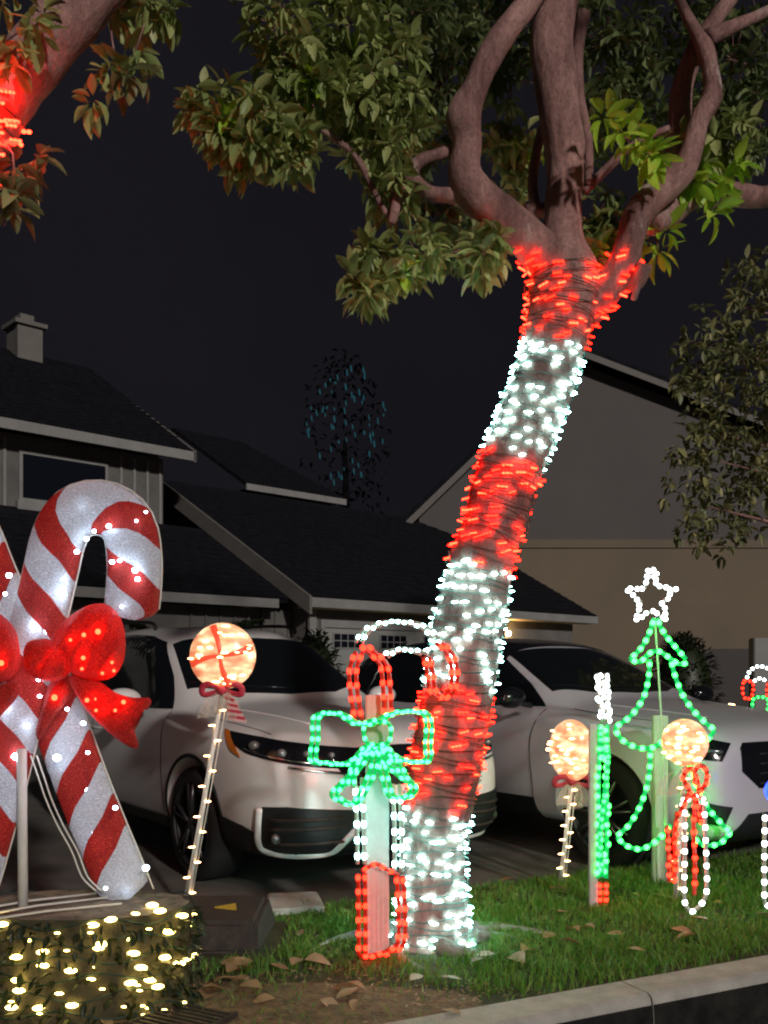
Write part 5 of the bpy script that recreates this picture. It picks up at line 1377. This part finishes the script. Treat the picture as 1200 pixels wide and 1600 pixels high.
# 2: edge-on candy cane with its post
Y2 = 5.2
c2 = thing('candy_cane_light', 'narrow edge-on candy cane, white above, green down the shaft, red at the foot', 'candy cane light', P(940, 1416, Y2), group='rope-light candy canes on the verge')
for dx_, yo in ((-7, 0), (6, .05)):
    rope([(940+dx_, 1052), (943+dx_, 1090), (946+dx_*.8, 1128)], Y2, 'star', c2, 7, 9, 7, yoff=yo, jit=3)
    rope([(943+dx_, 1132), (942+dx_, 1220), (942+dx_, 1300), (941+dx_, 1372)], Y2, 'greenh', c2, 15, 10, 8, yoff=yo, jit=3)
rope([(938, 1054), (944, 1080), (938, 1100), (946, 1126)], Y2, 'star', c2, 8, 9, 7, yoff=-.02, jit=2)
rope([(938, 1140), (944, 1180), (951, 1172), (945, 1240), (938, 1300), (941, 1370)], Y2, 'green', c2, 12, 9, 7, yoff=-.02, jit=3)
for dx_ in (-5, 5): rope([(942+dx_, 1378), (942+dx_, 1414)], Y2, 'roper', c2, 11, 9, 7, straight=True)
post('white plastic post beside the edge-on candy cane', 922, 934, 1132, 1418, Y2)
# 3: green light tree with a white star
Y3 = 5.7
c3 = thing('tree_light', 'green rope-light Christmas tree frame topped by a white star', 'tree light', P(1035, 1370, Y3))
tree_l = [(1022, 968), (1012, 1000), (996, 1022), (984, 1030)]
rope([(1022, 966), (1014, 990), (1002, 1012), (984, 1030)], Y3, 'greenh', c3, 15, 11, 8)
rope([(1026, 966), (1038, 990), (1056, 1012), (1072, 1030)], Y3, 'greenh', c3, 15, 11, 8)
rope([(984, 1030), (1000, 1034), (1016, 1020), (1030, 1018), (1046, 1028), (1060, 1037), (1074, 1036)], Y3, 'greenh', c3, 15, 11, 8)
rope([(1015, 1030), (1013, 1060), (1005, 1090), (986, 1118), (960, 1137)], Y3, 'greenh', c3, 16, 11, 8)
rope([(1048, 1030), (1056, 1060), (1070, 1092), (1092, 1120), (1116, 1140)], Y3, 'greenh', c3, 17, 11, 8)
rope([(960, 1138), (972, 1156), (996, 1168), (1020, 1168), (1040, 1156), (1056, 1160), (1082, 1166), (1102, 1158), (1117, 1142)], Y3, 'greenh', c3, 16, 11, 8)
rope([(1016, 1172), (1014, 1210), (1004, 1250), (985, 1286), (964, 1306)], Y3, 'greenh', c3, 17, 11, 8)
rope([(1070, 1170), (1078, 1205), (1092, 1240), (1112, 1270), (1140, 1300)], Y3, 'greenh', c3, 17, 11, 8)
rope([(964, 1308), (980, 1322), (1004, 1326), (1030, 1310), (1048, 1288)], Y3, 'greenh', c3, 15, 11, 8)
rope([(1082, 1308), (1100, 1320), (1124, 1318), (1140, 1302)], Y3, 'greenh', c3, 15, 11, 8)
st_ = []
for k in range(10):
    a = PI/2 + 2*PI*k/10; r = 40 if k % 2 == 0 else 18; st_.append((1018+r*1.0*math.cos(a), 934-r*1.12*math.sin(a)))
rope(st_, Y3, 'star', c3, 9.5, 8, 7.5, rr=2.6, closed=True, straight=True, jit=2)
rope([(1010, 905), (1012, 892), (1020, 890), (1026, 896), (1024, 910)], Y3, 'star', c3, 9, 8, 7)
m = MB(); m.tube([P(1023, 965, Y3+.02), P(1034, 1130, Y3+.02), P(1042, 1385, Y3+.02)], .006, 6); m.obj('pole', M_PVC, c3)
post('white plastic post lit green behind the light tree', 1021, 1044, 1118, 1368, 5.80)
# 4: candy cane behind the third lollipop, in white and red
Y4 = 4.98
c4 = thing('candy_cane_light', 'red and white rope-light candy cane under the right-hand lollipop', 'candy cane light', P(1084, 1428, Y4), group='rope-light candy canes on the verge')
rope([(1068, 1240), (1070, 1300), (1069, 1380), (1070, 1410), (1080, 1424), (1096, 1412), (1104, 1390), (1103, 1330), (1100, 1250)], Y4, 'star', c4, 20, 11, 8)
rope([(1058, 1268), (1054, 1310), (1056, 1350), (1053, 1376)], Y4+.05, 'roper', c4, 14, 10, 8, jit=2)
rope([(1042, 1290), (1044, 1330), (1046, 1378)], Y4+.05, 'roper', c4, 14, 10, 8, jit=2)
rope([(1086, 1250), (1084, 1300), (1086, 1350), (1085, 1398)], Y4+.03, 'roper', c4, 20, 10, 8)
for pts in ([(1082, 1245), (1074, 1230), (1068, 1214), (1078, 1200), (1088, 1214), (1092, 1235)], [(1090, 1240), (1102, 1226), (1104, 1205), (1096, 1196), (1086, 1205), (1086, 1226)],
            [(1084, 1240), (1092, 1262), (1096, 1286)], [(1076, 1240), (1066, 1262), (1058, 1278)]): rope(pts, Y4-.03, 'roper', c4, 13, 10, 7, jit=1.5)
rope([(1060, 1262), (1078, 1248), (1092, 1244), (1104, 1252)], Y4-.02, 'star', c4, 13, 9, 6)
# 5: the shaft at the right edge
c5 = thing('candy_cane_light', 'white rope-light candy cane shaft cut off by the right edge', 'candy cane light', P(1196, 1416, 5.0), group='rope-light candy canes on the verge')
rope([(1194, 1408), (1194, 1340), (1195, 1272)], 5.0, 'star', c5, 20, 12, 8)
rope([(1222, 1408), (1222, 1340), (1222, 1200), (1236, 1150), (1262, 1150)], 5.0, 'star', c5, 20, 12, 8)
rope([(1194, 1410), (1206, 1418), (1222, 1408)], 5.0, 'star', c5, 14, 10, 8)
# 6: small candy cane far behind the second car
c6 = thing('candy_cane_light', 'small distant candy cane with green bow beside the porch column', 'candy cane light', P(1188, 1180, 11.5), group='rope-light candy canes on the verge')
rope([(1166, 1062), (1172, 1048), (1186, 1041), (1202, 1046), (1216, 1060)], 11.5, 'star', c6, 8, 6, 5, rr=2)
rope([(1176, 1066), (1186, 1060), (1198, 1064)], 11.5, 'star', c6, 8, 6, 5, rr=2)
rope([(1163, 1064), (1160, 1080), (1166, 1093), (1175, 1086), (1176, 1068)], 11.5, 'roper', c6, 8, 6, 4, rr=2, closed=True)
rope([(1200, 1066), (1198, 1084), (1204, 1092), (1212, 1080)], 11.5, 'roper', c6, 8, 6, 4, rr=2)
rope([(1178, 1112), (1176, 1094), (1188, 1089), (1200, 1094), (1198, 1112), (1188, 1116)], 11.5, 'green', c6, 8, 6, 4, rr=2, closed=True)
# orange cluster and pale string behind the bonnet
c7 = thing('string_lights', 'small heap of amber lights behind the second car bonnet', 'string lights', P(1140, 1106, 11.3))
for k in range(16):
    x = 1122 + 32*rnd.random(); y = 1108 - 9*rnd.random()*(1-abs(x-1140)/24); bulb('warm2', P(x, y, 11.3), (1, 0, 0), .05, .022, c7)
m = MB(); m.tube([P(1122, 1108, 11.3), P(1150, 1108, 11.3), P(1180, 1116, 11.3), P(1210, 1120, 11.3)], .012, 5); m.obj('wire', M_WIREW, c7)
for k in range(9): bulb('warm2', P(1156+6*k, 1110+1.3*k, 11.3), (1, 0, -.2), .022, .014, c7)
# blue-lit ornament at the right edge
c8 = thing('ornament_light', 'blue glowing ball ornament on a stake at the right edge', 'ornament light', P(1212, 1400, 5.2))
m = MB(); m.ball(P(1216, 1236, 5.2), .072, 18, 12); m.obj('ball', mat('blue_glow', (.02, .03, .4), .3, emit=(.02, .04, 1.0), estr=5), c8)
m = MB(); q = P(1216, 1236, 5.2); m.tube([q-Vector((0, 0, .07)), Vector((q.x, q.y, 0))], .006, 6); m.obj('stake', M_PVC, c8)

# ------------------------------------------------------------------ fallen leaves
spots = [(456, 1508), (355, 1520), (335, 1535), (372, 1498), (320, 1560), (395, 1512), (525, 1560), (560, 1562), (690, 1578), (870, 1470), (850, 1466), (815, 1487), (760, 1497), (820, 1505), (947, 1458), (930, 1450),
         (1047, 1450), (858, 1388), (890, 1395), (768, 1388), (805, 1372), (1000, 1400), (1020, 1396), (1140, 1380), (1165, 1395), (1180, 1428), (890, 1425), (500, 1562), (160, 1590), (600, 1475), (740, 1492), (1130, 1412), (980, 1482), (1150, 1585), (1180, 1575), (475, 1500), (350, 1500), (300, 1530), (470, 1452), (1088, 1460), (640, 1532), (430, 1560), (720, 1530), (340, 1548), (362, 1534), (312, 1545), (385, 1530), (300, 1550), (355, 1508), (410, 1545), (452, 1515), (265, 1585), (180, 1583), (570, 1545), (1075, 1432), (905, 1455)]
marks = [(700, 1465, 'the lit trunk'), (595, 1490, 'the green-bow candy cane'), (940, 1416, 'the edge-on candy cane'), (1084, 1428, 'the red and white candy cane'), (876, 1382, 'the edge-on lollipop stick'),
         (1196, 1416, 'the cane at the right edge'), (380, 1470, 'the rubber ramp'), (230, 1560, 'the stump'), (800, 1575, 'the kerb joint'), (460, 1420, 'the concrete block')]
made = {}
for i, (x, y) in enumerate(spots):
    onroad = (x > 1100 and y > 1550)
    p = G(x, y, -.14 if onroad else .03); s = rnd.uniform(.08, .14)
    Mx = Matrix.Translation(p) @ Matrix.Rotation(rnd.uniform(0, 6.28), 4, 'Z') @ Matrix.Rotation(rnd.uniform(-.35, .35), 4, 'X') @ Matrix.Rotation(rnd.uniform(-.25, .15), 4, 'Y') @ Matrix.Diagonal((s, s*1.25, s, 1))
    o = inst('fallen_leaf', LM['dry'][i % 4], None, Mx)
    if onroad: tag(o, ('dry leaf on the street below the kerb, the left one', 'dry leaf on the street below the kerb, cut by the right corner')[x > 1160], 'leaf', 'fallen leaves on the street'); continue
    mk = min(marks, key=lambda m_: (m_[0]-x)**2 + ((m_[1]-y)*2)**2); dx_, dy_ = x-mk[0], (y-mk[1])*1.6
    rel = ('right of' if dx_ > 0 else 'left of') if abs(dx_) > abs(dy_) else ('in front of' if dy_ > 0 else 'behind')
    soil = x < 600 and y > 1490
    made.setdefault((mk[2], rel, soil), []).append((dx_*dx_+dy_*dy_, i, o))
for (nm, rel, soil), L_ in made.items():
    L_.sort(key=lambda t: t[0])
    for k, (_, i, o) in enumerate(L_):
        od = '' if len(L_) == 1 else ('nearest ', 'second nearest ', 'third nearest ', 'fourth nearest ', 'fifth nearest ', 'sixth nearest ', 'seventh nearest ', 'eighth nearest ', 'ninth nearest ', 'tenth nearest ', 'eleventh nearest ', 'twelfth nearest ', 'thirteenth nearest ', 'fourteenth nearest ', 'farthest ', 'very farthest ')[k] + 'of those '
        tag(o, 'dry leaf on %s, %s%s %s' % ('soil' if soil else 'grass', od, rel, nm), 'leaf', 'fallen leaves on the verge')
